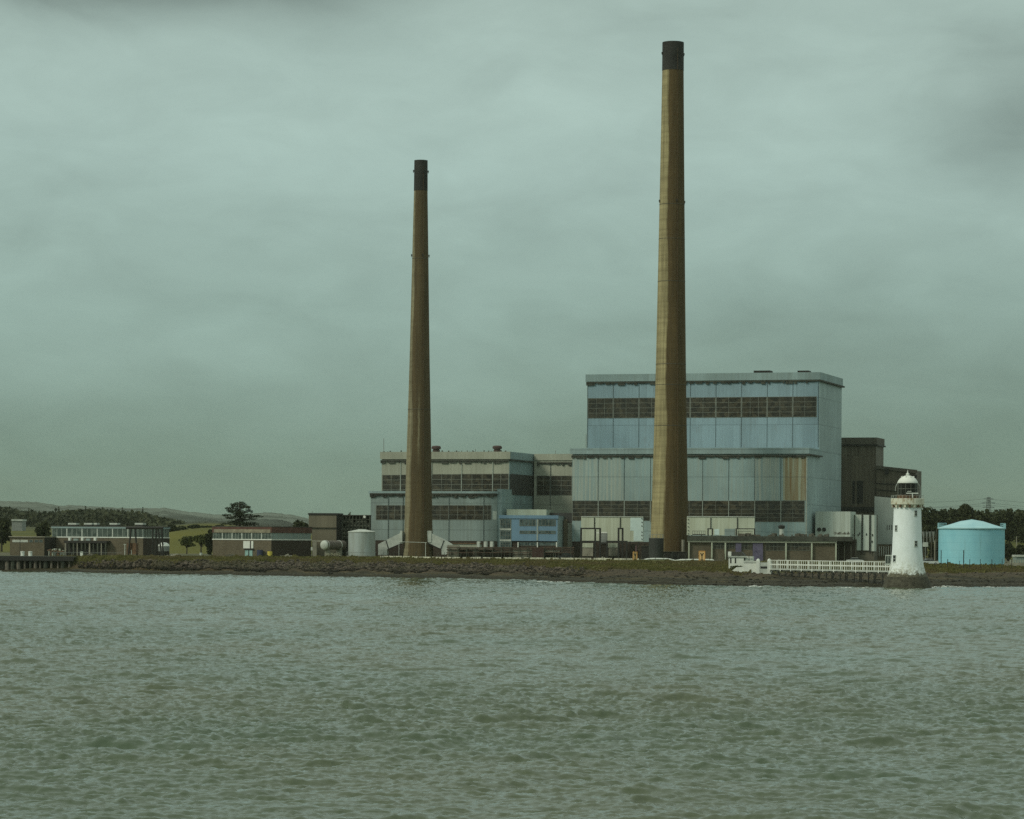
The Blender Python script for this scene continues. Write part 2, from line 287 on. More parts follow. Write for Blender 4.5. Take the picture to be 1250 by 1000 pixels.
BUSHES = []
class MB:
    def __init__(s): s.v = []; s.f = []
    def add(s, vs, fs):
        k = len(s.v); s.v += [tuple(v) for v in vs]; s.f += [tuple(i + k for i in f) for f in fs]; return s
    def box(s, x0, x1, y0, y1, z0, z1):
        if x0 > x1: x0, x1 = x1, x0
        if y0 > y1: y0, y1 = y1, y0
        if z0 > z1: z0, z1 = z1, z0
        return s.add([(x0, y0, z0), (x1, y0, z0), (x1, y1, z0), (x0, y1, z0), (x0, y0, z1), (x1, y0, z1), (x1, y1, z1), (x0, y1, z1)],
                     [(0, 3, 2, 1), (4, 5, 6, 7), (0, 1, 5, 4), (1, 2, 6, 5), (2, 3, 7, 6), (3, 0, 4, 7)])
    def bp(s, fr, a, b, pt, pb, d0, d1, zb=None):       # box whose front, at depth d0, spans pixels a..b, pt..pb
        u0, z1 = fr.f(a, pt, d0); u1, _ = fr.f(b, pt, d0); z0 = fr.f((a + b) / 2, pb, d0)[1] if zb is None else zb
        return s.box(u0, u1, d0, d1, z0, z1)
    def tube(s, a, b, r, n=8, r2=None, cap=True):
        a = Vector(a); b = Vector(b); r2 = r if r2 is None else r2
        d = (b - a).normalized(); q = d.orthogonal().normalized(); w = d.cross(q)
        vs = []
        for c, rr in ((a, r), (b, r2)):
            for i in range(n):
                t = 2 * math.pi * i / n; vs.append(c + q * math.cos(t) * rr + w * math.sin(t) * rr)
        fs = [(i, (i + 1) % n, n + (i + 1) % n, n + i) for i in range(n)]
        if cap: fs += [tuple(range(n - 1, -1, -1)), tuple(range(n, 2 * n))]
        return s.add(vs, fs)
    def path(s, pts, r, n=6):
        for a, b in zip(pts[:-1], pts[1:]): s.tube(a, b, r, n)
        return s
    def lathe(s, prof, n=32, c=(0, 0), a0=0.0, a1=2 * math.pi):
        full = abs(a1 - a0 - 2 * math.pi) < 1e-6; m_ = n if full else n + 1; vs = []
        for r, z in prof:
            for i in range(m_):
                t = a0 + (a1 - a0) * i / n; vs.append((c[0] + r * math.cos(t), c[1] + r * math.sin(t), z))
        fs = []
        for j in range(len(prof) - 1):
            for i in range(n):
                i2 = (i + 1) % m_; fs.append((j * m_ + i, j * m_ + i2, (j + 1) * m_ + i2, (j + 1) * m_ + i))
        return s.add(vs, fs)
    def prism(s, poly, y0, y1):          # polygon in x,z extruded along y
        n = len(poly); vs = [(x, y0, z) for x, z in poly] + [(x, y1, z) for x, z in poly]
        return s.add(vs, [tuple(range(n)), tuple(range(2 * n - 1, n - 1, -1))] + [(i, n + i, n + (i + 1) % n, (i + 1) % n) for i in range(n)])
    def build(s, name, mat, parent=None, smooth=False, label=None, loc=None, stuff=False):
        me = bpy.data.meshes.new(name); me.from_pydata(s.v, [], s.f); me.validate(); me.update()
        if smooth: me.polygons.foreach_set('use_smooth', [True] * len(me.polygons))
        me.materials.append(mat); o = bpy.data.objects.new(name, me); COL.objects.link(o)
        if parent: o.parent = parent
        if label: o['label'] = label
        if loc is not None: o.location = loc
        if stuff: o['kind'] = 'stuff'
        return o
def thing(name, label, cat, fr=None, loc=None, rot=0.0, group=None):
    o = bpy.data.objects.new(name, None); COL.objects.link(o); o.empty_display_size = 0.5
    if fr is not None: o.location = fr.o; o.rotation_euler = (0, 0, -fr.th)
    else: o.location = loc; o.rotation_euler = (0, 0, rot)
    o['label'] = label; o['category'] = cat
    if group: o['group'] = group
    return o
def tag(o, label=None, cat=None, group=None, kind=None):
    if label: o['label'] = label
    if cat: o['category'] = cat
    if group: o['group'] = group
    if kind: o['kind'] = kind
    return o
def dup(root, loc, rotz=None, label=None, scale=None):
    r = root.copy(); COL.objects.link(r); r.location = loc
    if rotz is not None: r.rotation_euler = (0, 0, rotz)
    if scale: r.scale = (scale,) * 3
    if label: r['label'] = label
    for ch in list(root.children):
        c = ch.copy(); COL.objects.link(c); c.parent = r
        for g in ch.children:
            d = g.copy(); COL.objects.link(d); d.parent = c
    return r
def window(fr, t, a, b, pt, pb, d, nv, nh, glass=None, bars=None, bw=0.14, proud=0.06):
    """one glazed bay: pane, with its bars as a sub-part"""
    u0, z1 = fr.f(a, pt, d); u1, _ = fr.f(b, pt, d); z0 = fr.f((a + b) / 2, pb, d)[1]
    w = MB().box(u0, u1, d - proud, d + 0.1, z0, z1).build('window', glass or M_GLASS, t)
    m = MB(); e = d - proud - 0.05
    for i in range(nv + 1):
        x = u0 + (u1 - u0) * i / nv; k = bw * (0.8 if 0 < i < nv else 1.3); m.box(x - k / 2, x + k / 2, e, d - proud - 0.003, z0, z1)
    for j in range(nh + 1):
        z = z0 + (z1 - z0) * j / nh
        m.box(u0, u1, e + 0.015, d - proud - 0.002, z - bw * 0.4, z + bw * 0.4)
    m.build('glazing_bars', bars or M_BARD, w)
    return w

# ------------------------------------------------------------------ ground: one radial sheet
def K(px, pts): # control rows for one bearing: (Y, z, zone)
    rows = []; yl = 0
    for i, (py, z) in enumerate(pts):
        Y = Yz(px, py, z); Y = max(Y, yl + 2.5); yl = Y; rows.append((Y, z, float(i)))
    return rows
CC = {-500: [(698, 0), (693, 1.0), (685, 3.2), (683, 4.0)], 0: [(698, 0), (693, 1.0), (685, 3.2), (683, 4.0)],
      85: [(699, 0), (693.5, 1.1), (688, 3.0), (683.5, 4.2)], 130: [(700.5, 0), (695, 1.0), (687, 3.4), (682, 4.5)],
      200: [(701.5, 0), (696.5, 1.0), (685.5, 3.6), (680, 4.6)], 400: [(704.5, 0), (698.5, 1.2), (686, 3.7), (680.5, 4.6)],
      560: [(707, 0), (700, 1.3), (688.5, 3.5), (683, 4.5)], 640: [(708.5, 0), (702, 1.2), (690.5, 3.3), (684, 4.6)],
      700: [(711.5, 0), (705, 1.1), (693.5, 3.2), (685, 4.6)], 800: [(714.5, 0), (708.5, 1.0), (695.5, 3.0), (686, 4.6)],
      900: [(717, 0), (711, 0.9), (698, 2.9), (687, 4.5)], 1000: [(718, 0), (710.5, 1.1), (698.5, 2.8), (688, 4.5)],
      1100: [(718.5, 0), (711, 1.1), (699, 2.8), (688.5, 4.5)], 1250: [(717.5, 0), (710, 1.2), (698, 3.0), (690, 4.4)],
      1800: [(717.5, 0), (710, 1.2), (698, 3.0), (690, 4.4)]}
keys = sorted(CC); KR = {k: K(k, CC[k]) for k in keys}
def ctrl(px):
    px = min(max(px, keys[0]), keys[-1] - 0.01)
    for a, b in zip(keys[:-1], keys[1:]):
        if a <= px <= b:
            t = (px - a) / (b - a); t = t * t * (3 - 2 * t)
            return [tuple(p * (1 - t) + q * t for p, q in zip(r, s_)) for r, s_ in zip(KR[a], KR[b])]
def far_z(px, Y):                        # fields rising inland
    left = 1 / (1 + math.exp((px - 420) / 60.0)); right = 1 / (1 + math.exp((1000 - px) / 60.0))
    bumpl = math.exp(-((px - 262) / 62.0) ** 2) * 4.3
    k = min(max((Y - 1000) / 160.0, 0), 1); k = k * k * (3 - 2 * k); k2 = min(max((Y - 1200) / 1200.0, 0), 1)
    base = 4.6 + k * (left * (5.6 + bumpl) + right * 6.5) + k2 * (10 + 8 * right)
    return base
def wob(x, y, s_=1.0):
    return (math.sin(x * .31 * s_ + 1.3) * math.cos(y * .27 * s_ + .5) + .6 * math.sin(x * .83 * s_ + y * .57 * s_) + .4 * math.cos(x * 1.7 * s_ - y * 1.3 * s_ + 2)) / 2
def ground():
    pxs = list(np.arange(-600, 1860, 4.0)); vs = []; zone = []; rows = None
    for px in pxs:
        c = ctrl(px); Yw, Yt, Yr, Yp = [r[0] for r in c]; z_ = [r[1] for r in c]
        seq = [(Yw - 60, -5, -2.0), (Yw - 18, -1.6, -1.0)]
        def seg(a, b, n, za, zb, oa, ob): 
            for i in range(n): t = i / n; seq.append((a + (b - a) * t, za + (zb - za) * t, oa + (ob - oa) * t))
        seg(Yw - 5, Yt, 14, -0.3, z_[1], -0.2, 1); seg(Yt, Yr, 16, z_[1], z_[2], 1, 2); seg(Yr, Yp, 12, z_[2], z_[3], 2, 3)
        seg(Yp, 1000, 14, z_[3], 4.6, 3, 4); seg(1000, 1250, 14, 0, 0, 4, 5); seg(1250, 3200, 16, 0, 0, 5, 6); seq.append((3200, 0, 6))
        rows = len(seq)
        sl_ = (px - CX) / F
        for (Y, z, o) in seq:
            x = sl_ * Y
            if Y >= 1000: z = far_z(px, Y) + (wob(x, Y, .05) * min((Y - 1000) / 300, 1) * 0.7)
            elif 0 < o < 3: z += wob(x, Y, 1.4) * (0.16 if o < 2 else 0.10) * min(o * 2, 1)
            vs.append((x, Y, z)); zone.append(o)
    n = len(pxs); fs = [(i * rows + j, (i + 1) * rows + j, (i + 1) * rows + j + 1, i * rows + j + 1) for i in range(n - 1) for j in range(rows - 1)]
    m = MN('shore_ground')
    at = m.t.nodes.new('ShaderNodeAttribute'); at.attribute_name = 'zone'
    f = m.noise(0.16, 5, 0.65, (1, 0.35, 1)); g = m.noise(1.1, 5, 0.65); h = m.noise(0.05, 4, 0.6); q = m.noise(0.012, 4, 0.6, (1, 0.4, 1))
    zz = m.math('ADD', at.outputs['Fac'], m.math('MULTIPLY', m.math('SUBTRACT', f, 0.5), 0.9))
    mud = m.mix(m.rng(g, 0.35, 0.65), (0.022, 0.017, 0.008), (0.098, 0.074, 0.042)); wetm = m.mix(m.rng(g, 0.35, 0.65), (0.010, 0.009, 0.004), (0.036, 0.031, 0.014))
    weed = m.mix(m.rng(f, 0.4, 0.6), (0.022, 0.020, 0.007), (0.075, 0.062, 0.028))
    grass = m.mix(m.rng(g, 0.3, 0.7), (0.055, 0.06, 0.014), (0.125, 0.13, 0.035)); grass = m.mix(m.rng(h, 0.45, 0.65, 0, 0.7), grass, (0.10, 0.088, 0.038))
    site = m.mix(m.rng(h, 0.4, 0.62), (0.11, 0.10, 0.07), (0.06, 0.07, 0.02))
    field = m.mix(m.rng(q, 0.4, 0.6), (0.105, 0.100, 0.010), (0.060, 0.066, 0.010)); dark = (0.03, 0.036, 0.02)
    xw = m.xyz()[0]; zs = m.math('SUBTRACT', zz, m.rng(xw, 5, 60, 0, 0.55)); c = m.mix(m.rng(zs, 0.55, 0.85), wetm, weed); c = m.mix(m.rng(zs, 0.95, 1.2), c, mud); pt = m.noise(0.30, 5, 0.7, (0.5, 1.2, 1)); c = m.mix(m.rng(pt, 0.52, 0.62, 0, 0.75), c, (0.020, 0.017, 0.008)); c = m.mix(m.rng(zz, 1.9, 2.1), c, grass)
    c = m.mix(m.rng(zz, 3.2, 3.4), c, site); c = m.mix(m.rng(at.outputs['Fac'], 3.85, 4.0), c, field); c = m.mix(m.rng(at.outputs['Fac'], 5.1, 5.4), c, dark)
    m.bump(g, 0.6, 0.25); m.done(c, 0.9, 0, 0.2)
    me = bpy.data.meshes.new('ground'); me.from_pydata(vs, [], fs); me.update(); me.polygons.foreach_set('use_smooth', [True] * len(me.polygons))
    a = me.attributes.new('zone', 'FLOAT', 'POINT'); a.data.foreach_set('value', zone); me.materials.append(MATS['shore_ground'])
    o = bpy.data.objects.new('ground', me); COL.objects.link(o); o['kind'] = 'structure'
ground()
def gz(px, Y):                           # ground height at a bearing and distance
    c = ctrl(px)
    if Y >= 1000: return far_z(px, Y)
    pts = [(c[0][0] - 5, -0.3)] + [(r[0], r[1]) for r in c] + [(1000, 4.6)]
    for (a, za), (b, zb) in zip(pts[:-1], pts[1:]):
        if a <= Y <= b: return za + (zb - za) * (Y - a) / (b - a)
    return -1
def G(px, Y): return Vector(((px - CX) / F * Y, Y, gz(px, Y)))

# ------------------------------------------------------------------ far hills
def interp(tab, x):
    return float(np.interp(x, [t[0] for t in tab], [t[1] for t in tab]))
def hills(name, Y0, Y1, tab, rough, col, seed):
    r2 = np.random.default_rng(seed); ph = r2.uniform(0, 6.28, 24); fr_ = np.array([0.012 * 1.33 ** i for i in range(24)]); am = 1 / np.arange(1, 25) ** 1.0
    pxs = np.arange(-700, 1960, 3.0); vs = []; nr = 10
    for px in pxs:
        n_ = float((np.sin(px * fr_ + ph) * am).sum()) * rough
        top = interp(tab, px) - n_
        for j in range(nr):
            t = j / (nr - 1); Y = Y0 + (Y1 - Y0) * t
            zt = P(px, top, Y1).z - (px - CX) * 0.0
            z = -5 + (zt + 5) * math.sin(t * math.pi / 2) ** 1.2 + wob(px * 3, Y * .01, 1) * rough * 1.5 * (1 - t)
            vs.append(((px - CX) / F * Y, Y, z))
        vs.append(((px - CX) / F * (Y1 * 1.25), Y1 * 1.25, -5))
    nr += 1; fs = [(i * nr + j, (i + 1) * nr + j, (i + 1) * nr + j + 1, i * nr + j + 1) for i in range(len(pxs) - 1) for j in range(nr - 1)]
    m = MN(name + '_cover'); f = m.noise(0.006, 6, 0.65, (1, 1, 3)); g = m.noise(0.0025, 3, 0.5)
    c = m.mix(m.rng(f, 0.46, 0.56), sc(col, 0.45), sc(col, 1.5)); c = m.mix(m.rng(g, 0.5, 0.62, 0, 0.7), c, sc(col, 1.9)); m.done(c, 0.95, 0, 0.1)
    me = bpy.data.meshes.new('hills'); me.from_pydata(vs, [], fs); me.update(); me.polygons.foreach_set('use_smooth', [True] * len(me.polygons))
    me.materials.append(MATS[name + '_cover']); o = bpy.data.objects.new('hills', me); COL.objects.link(o); o['kind'] = 'structure'
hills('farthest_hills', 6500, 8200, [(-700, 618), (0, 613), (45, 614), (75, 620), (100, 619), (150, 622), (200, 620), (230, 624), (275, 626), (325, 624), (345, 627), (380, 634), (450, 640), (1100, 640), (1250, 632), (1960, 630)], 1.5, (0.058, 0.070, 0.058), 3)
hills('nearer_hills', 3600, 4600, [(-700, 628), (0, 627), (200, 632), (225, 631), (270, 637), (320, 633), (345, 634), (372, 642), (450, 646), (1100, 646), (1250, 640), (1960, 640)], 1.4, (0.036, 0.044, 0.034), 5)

# ------------------------------------------------------------------ water
def water():
    NX, NY = 1150, 1850
    Yv = 92.0 * (900.0 / 92.0) ** (np.linspace(0, 1, NY)); sv = np.linspace(-0.245, 0.245, NX)
    YY, SS = np.meshgrid(Yv, sv, indexing='ij'); XX = SS * YY
    H = np.zeros_like(XX); r2 = np.random.default_rng(5)
    # gusts: patches where the ripples stand taller
    gust = np.ones_like(XX)
    for k in range(9):
        l = r2.uniform(30, 150); a = r2.uniform(0, 6.28); gust += 0.07 * np.sin((XX * math.cos(a) + YY * math.sin(a)) * 6.283 / l + r2.uniform(0, 6.28))
    for k in range(96):
        lam = 0.36 * (12.0 / 0.36) ** ((k / 95.0) ** 1.25) * r2.uniform(0.9, 1.1)
        a = r2.normal(R(-78), R(27)); kx, ky = math.cos(a), math.sin(a)
        amp = 0.0102 * lam ** 0.92 * (1.15 if lam < 0.7 else 1.0 if lam < 1.2 else 0.62 if lam < 2.2 else 0.48 if lam < 4 else 0.36)
        ph = (XX * kx + YY * ky) * 6.2832 / lam + r2.uniform(0, 6.28) + 1.1 * np.sin((XX * -ky + YY * kx) * 6.2832 / (lam * r2.uniform(3, 6)) + r2.uniform(0, 6.28))
        f = 1.15 * np.exp(2.6 * (np.sin(ph) - 1.0)) - 0.25
        g = gust if lam < 5 else 1.0
        H += amp * 2.0 * f * g
    edge = np.clip((0.245 - np.abs(SS)) / 0.03, 0, 1) * np.clip((YY - 92) / 6, 0, 1)
    H *= edge
    # calmer towards the beach
    H *= np.clip((900 - YY) / 300, 0.7, 1)
    co = np.stack([XX, YY, H], -1).reshape(-1, 3).astype(np.float32)
    i = np.arange(NY - 1)[:, None] * NX + np.arange(NX - 1)[None, :]
    q = np.stack([i, i + 1, i + 1 + NX, i + NX], -1).reshape(-1, 4).astype(np.int32)
    # flat outer water around the worked patch, 0.25 m lower so that it lies under the troughs
    B = 9000.0; ov = np.array([(-B, -3000, -.3), (B, -3000, -.3), (B, 2600, -.3), (-B, 2600, -.3)], np.float32)
    n0 = len(co); co = np.concatenate([co, ov]); q = np.concatenate([q, np.array([[n0, n0 + 1, n0 + 2, n0 + 3]], np.int32)])
    me = bpy.data.meshes.new('water'); me.vertices.add(len(co)); me.vertices.foreach_set('co', co.ravel())
    me.loops.add(q.size); me.loops.foreach_set('vertex_index', q.ravel()); me.polygons.add(len(q))
    me.polygons.foreach_set('loop_start', np.arange(0, q.size, 4, dtype=np.int32)); me.update(calc_edges=True)
    me.polygons.foreach_set('use_smooth', np.ones(len(q), bool))
    m = MN('estuary_water'); n1_ = m.noise(1.7, 4, 0.6, (0.75, 1.0, 1.0)); n3 = m.noise(0.03, 3, 0.5, (1, 0.5, 1)); n4 = m.noise(0.35, 3, 0.6, (0.5, 1, 1))
    c = m.mix(m.rng(n3, 0.35, 0.65), (0.064, 0.096, 0.056), (0.080, 0.096, 0.050))
    m.bump(m.math('ADD', n1_, m.math('MULTIPLY', n4, 1.2)), 0.45, 0.10)
    m.done(c, 0.07, 0, 0.5); m.b.inputs['IOR'].default_value = 1.33
    me.materials.append(MATS['estuary_water']); o = bpy.data.objects.new('water', me); COL.objects.link(o); o['kind'] = 'structure'
water()

# ------------------------------------------------------------------ the tall boiler house
TH = 17.0
def seams(fr, t, pxs, pt, pb, d, w=0.22, mat=None):
    for a in pxs:
        MB().bp(fr, a - w, a + w, pt, pb, d - 0.09, d - 0.003).build('joint_strip', mat or M_SEAM, t)
def gutter(fr, t, a, b, py, d, seed):
    """sagging gutter with its grime: irregular underside"""
    r = random.Random(seed); u0, z = fr.f(a, py, d); u1, z1_ = fr.f(b, py, d); m = MB(); z = (z + z1_) / 2
    m.box(u0, u1, d - 0.55, d - 0.004, z - 0.18, z + 0.18); u = u0
    while u < u1 - 0.3:
        l = r.uniform(0.3, 2.2); m.box(u, min(u + l, u1), d - 0.42, d - 0.006, z - 0.2 - r.uniform(0.1, 0.75), z - 0.16); u += l + r.uniform(0.1, 1.4)
    return m.build('gutter', M_GUT, t)
fb = Fr(698, 899, th=TH)
bh = thing('boiler_house', 'tallest pale blue sheet clad hall behind the right chimney, with two storeys of dark glazing', 'building', fb)
DU = 18.5; uR = fb.f(985, 600, 0)[0]; uU = fb.f(717, 500, DU)[0]
zlow = fb.f(985, 547.5, 0)[1]; zup = fb.f(1000, 455.5, DU)[1]; dB = fb.g(1027, 560, uR)[0]
print('boiler', uR, uU, zlow, zup, dB)
# walls: the upper block, the lower block
MB().box(uU, uR - 0.15, DU, dB, 0, zup).build('upper_wall', M_BLUE, bh)
MB().box(0, uR - 0.15, 0, DU - 0.01, 0, zlow).build('lower_wall', M_BLUEL, bh)
MB().box(uR - 0.148, uR, 0.06, dB - 0.05, 0, zlow - 0.05).box(uR - 0.148, uR, DU + 0.02, dB - 0.05, zlow - 0.03, zup - 0.05).build('side_wall', M_SIDE, bh)
def zat(fr, px, py, d): return fr.f(px, py, d)[1]
zf = zat(fb, 1000, 463.5, DU)
MB().box(uU - 0.5, uR + 0.35, DU - 0.6, DU - 0.01, zf, zup + 0.25).box(uR + 0.005, uR + 0.35, DU - 0.01, dB, zf, zup + 0.25).box(uU - 0.5, uU - 0.005, DU - 0.01, dB, zf, zup + 0.25).build('parapet', M_FASC, bh)
MB().box(uR + 0.01, uR + 0.75, DU - 0.5, dB + 1.2, zf - 0.55, zf - 0.08).build('gutter', M_GUT, bh)
gutter(fb, bh, 716, 1000, 466, DU, 2)
zl2 = zat(fb, 985, 554, 0)
MB().box(-0.6, uR + 0.7, -0.7, -0.01, zl2, zlow + 0.2).box(uR + 0.005, uR + 0.7, -0.01, DU + 1.0, zl2, zlow + 0.2).build('ledge_fascia', M_FASC, bh)
MB().box(uR + 0.01, uR + 0.9, -0.5, DU + 1.2, zl2 - 0.45, zl2 - 0.05).build('gutter', M_GUT, bh)
gutter(fb, bh, 698, 985, 556.5, 0, 3)
upx = [717.5 + 31.3 * i for i in range(10)]; lpx = [698.5 + 31.85 * i for i in range(10)]
for i in range(9):
    a, b = upx[i] + 0.5, upx[i + 1] - (0.5 if i < 8 else 2.5); p0 = 486.5 - 2 * (i / 8.0); p1 = 510.5 - 1.5 * (i / 8.0)
    window(fb, bh, a, b, p0, p1, DU, 2 if i % 3 else 3, 4, bw=0.13)
    a, b = lpx[i] + 0.4, lpx[i + 1] - (0.4 if i < 8 else 3)
    window(fb, bh, a, b, 611.5, 635.5 if i < 3 else 637, 0, 2, 5, bw=0.10)
seams(fb, bh, [717.3] + upx[1:], 467.5, 546, DU)
seams(fb, bh, lpx[1:9], 557, 611, 0); seams(fb, bh, lpx[1:9], 611, 638, -0.12, 0.28, M_BAR)
MB().bp(fb, lpx[8] + 3, 984, 558, 611, -0.05, -0.003).build('rusted_panel', M_RUSTP, bh, label='cream panel with brown rust streaks at the right corner')
M_STK = cladding('cream_streaked_sheet', (0.24, 0.34, 0.33), (0.42, 0.45, 0.36), 0.95, lo=0.40, var=0.12)
for i in (0, 1, 7):
    MB().bp(fb, lpx[i] + .5, lpx[i + 1] - .5, 557.5, 611, -.04, -.003).build('wall_panel', M_STK, bh)
MB().bp(fb, 698.3, 985, 661, 684, -0.05, -0.003, zb=0).build('plinth', M_BRICKD, bh)
MB().box(uR - 0.3, uR + 0.05, -0.12, 0.2, 0, zl2).build('corner_trim', M_BAR, bh)
MB().box(uU - 0.01, uR, DU, dB, zup - 0.02, zup + 0.04).build('roof', M_ROOF, bh)
for a, b in ((920, 940), (973.5, 987)):
    m = MB(); u0, z = fb.f(a, 452.5, DU + 14); u1, _ = fb.f(b, 452.5, DU + 14); m.box(u0, u1, DU + 14, DU + 18, zup, z)
    for k in range(6): x = u0 + (u1 - u0) * (k + .5) / 6; m.box(x - .12, x + .12, DU + 13.85, DU + 13.99, zup + .1, z - .15)
    m.build('roof_vent', M_DARK, bh)
m = MB(); s0, z0 = fb.g(1012, 662, uR); m.box(uR + .01, uR + .35, s0, s0 + 1.0, 0, 9).build('downpipe', M_GREY, bh)

# dark annex behind and its sloping conveyor house
fa = Fr(1026, 942, th=TH)
an = thing('bunker_house', 'dark brown streaked block standing right of the tall blue hall', 'building', fa)
ua = fa.f(1069, 600, 0)[0]; za = fa.f(1050, 535, 0)[1]; da = fa.g(1078.5, 560, ua)[0]; u00 = -9
MB().box(u00, ua, 0, da, 0, za).build('wall', M_BROWN, an)
z8 = fa.f(1050, 542.5, 0)[1]
MB().box(u00, ua + .3, -.4, -.01, z8, za + .2).box(ua + .005, ua + .3, -.01, da, z8, za + .2).build('parapet', plain('brown_fascia', (0.085, 0.08, 0.06), .8), an)
m = MB(); m.box(u00, ua + .5, -.6, -.01, z8 - .5, z8 - .05).box(ua + .01, ua + .6, 0, da + .6, z8 - .5, z8 - .05).build('gutter', M_DARK, an)
for a, b in ((1040.5, 1043.5), (1046, 1053.5)):
    MB().bp(fa, a, b, 587, 615, -.08, -.004).build('louvre', M_DARK, an)
MB().bp(fa, 1027, 1067, 619, 624.5, -.5, -.004).build('canopy', M_DARK, an)
fc = Fr(1066, 938, th=TH)
cv = thing('conveyor_house', 'dark brown low block with sloping roof between the bunker block and the lighthouse', 'building', fc)
e0 = fc.f(1078, 571, 0); e1 = fc.f(1117.5, 574.5, 0); el = fc.f(1066, 569.5, 0)
m = MB(); m.prism([(0.8, 0), (e1[0], 0), (e1[0], e1[1]), (0.8, el[1])], 0, 12).build('wall', M_BROWN, cv)
m = MB()
for k, py in enumerate((590, 598, 606)):
    p = fc.f(1069, py, 0); q = fc.f(1117, py + 3, 0); m.prism([(p[0], p[1] - .12), (q[0], q[1] - .12), (q[0], q[1] + .12), (p[0], p[1] + .12)], -.2, -.01)
m.build('cladding_rail', M_DARK, cv)
MB().prism([(el[0] + .9, el[1] - .7), (e1[0] + .6, e1[1] - .9), (e1[0] + .6, e1[1] + .2), (el[0] + .9, el[1] + .3)], -.5, -.02).build('fascia', MATS['brown_fascia'], cv)
MB().bp(fc, 1080, 1085, 572, 579, -.9, -.52).build('vent', M_DARK, cv); MB().bp(fc, 1113, 1119, 580, 584, -.9, -.52).build('vent', M_DARK, cv)
fp = Fr(1067, 905, th=TH)
pb = thing('panelled_shed', 'tall pale grey panelled shed directly left of the lighthouse shaft', 'building', fp)
m = MB(); u1, z1 = fp.f(1102, 609, 0); zz0 = fp.f(1070, 606, 0)[1]; zb_ = fp.f(1080, 664.5, 0)[1]
m.prism([(0, zb_), (u1, zb_), (u1, z1), (0, zz0)], 0, 14).build('wall', M_PGREY, pb)
MB().box(.2, u1 - .2, .15, 13, 0, zb_ - .01).build('base_wall', M_BRICK, pb)
for a in (1083, 1085.6, 1088.2): MB().bp(fp, a - .35, a + .35, 641, 647, -.06, -.004).build('slot_window', M_DARK, pb)
m = MB()
for k in range(9): a = 1070 + k * 2.8; m.bp(fp, a, a + .8, 667, 679, -.15, .14)
m.build('louvre_post', M_WHITED, pb)
# white block and columns right of the tall hall
fw = Fr(995, 885, th=TH)
wb = thing('white_plant_block', 'plain white block against the foot of the tall hall, two round vents low on it', 'building', fw)
u1 = fw.f(1038, 640, 0)[0]; z1 = fw.f(1015, 624.5, 0)[1]
MB().box(0, u1, 0, 9, 0, z1).build('wall', M_WPANEL, wb)
for a in (1000, 1006):
    p = fw.p(a, 646.5, 0); MB().tube(p + Vector((0, -.25, 0)), p + Vector((0, -.01, 0)), .6, 12).build('round_vent', M_DARK, wb)
m = MB(); r = random.Random(4)
for k in range(14): a = 1018 + k * 1.4; m.bp(fw, a, a + r.uniform(.4, 1.2), 650 + r.uniform(-1, 1), 652.5, -.05, -.004)
m.build('stain', M_CONCD, wb)
fz = Fr(1039, 886, th=TH)
cb = thing('banded_silo_bank', 'row of narrow white panelled silos with dark seams beside the plain white block', 'silo', fz)
for i, (a, b, pb_) in enumerate(((1039, 1042.5, 674), (1044, 1051.5, 672), (1053.5, 1061, 672), (1063, 1067.5, 673))):
    m = MB().bp(fz, a, b, 628 + .3 * i, pb_, 0, 3.5).build('silo_panel', M_WPANEL, cb)
m = MB().bp(fz, 1038.5, 1067.5, 628.5, 684, .5, 6, zb=0).build('back_wall', M_CONCD, cb)
for a, y in ((1040.5, 652), (1047, 652), (1049, 650), (1057, 651), (1064.5, 652), (1064, 660)): MB().bp(fz, a, a + 1.0, y, y + 2.6, -.2, -.01).build('clamp', M_DARK, cb)
m = MB()
for a in (1052.5, 1062.2): m.tube(fz.p(a, 628, -.25), fz.p(a, 676, -.25), .16)
m.build('downpipe', M_DARK, cb)

# ------------------------------------------------------------------ turbine hall on the left
fl = Fr(452, 910, th=TH)
th_ = thing('turbine_hall', 'long cream and grey two-stepped hall behind the left chimney', 'building', fl)
ul = fl.f(607, 620, 0)[0]; DL = 10.5; uu0 = fl.f(466, 560, DL)[0]; uu1 = ul + .0
uu1 = fl.f(622, 560, DL)[0]; zl = fl.f(600, 601, 0)[1]; zu = fl.f(615, 552.3, DL)[1]; dl = fl.g(655, 580, uu1)[0]
print('turbine', ul, uu0, uu1, zl, zu, dl)
MB().box(0, ul, 0, DL - .01, 0, zl).build('lower_wall', M_GREY, th_)
MB().box(uu0, uu1 - .15, DL, dl, 0, zu).build('upper_wall', M_CREAM, th_)
MB().box(uu1 - .148, uu1, DL + .05, dl, 0, zu).build('side_wall', M_FASC, th_)
MB().box(ul - .05, uu1 + .8, .2, DL - .02, 0, zl + 1.0).build('stair_bay', M_FASC, th_)
zf = fl.f(610, 560.5, DL)[1]
MB().box(uu0 - .4, uu1 + .3, DL - .5, DL - .01, zf, zu + .2).build('parapet', M_CREAM, th_)
MB().box(uu1 + .005, uu1 + .3, DL - .01, dl, zf, zu + .2).build('parapet', M_FASC, th_)
gutter(fl, th_, 465, 622, 562.5, DL, 5)
MB().box(uu1 + .01, uu1 + .6, DL, dl, zf - .5, zf - .1).build('gutter', M_GUT, th_)
za_, zb_ = fl.f(615, 578.5, DL)[1], fl.f(615, 605, DL)[1]
MB().box(uu1 + .004, uu1 + .1, DL + .3, dl - .1, zb_ + .3, za_).build('louvre', M_LOUV, th_)
bx_ = [466.5, 489, 512, 527, 563.5, 601.5, 621.3]
for i, (a, b) in enumerate(zip(bx_[:-1], bx_[1:])):
    window(fl, th_, a + .4, b - .4, 578.5 + 1.5 * (1 - i / 5), 604, DL, 3 if b - a > 30 else 2, 4, bw=.15)
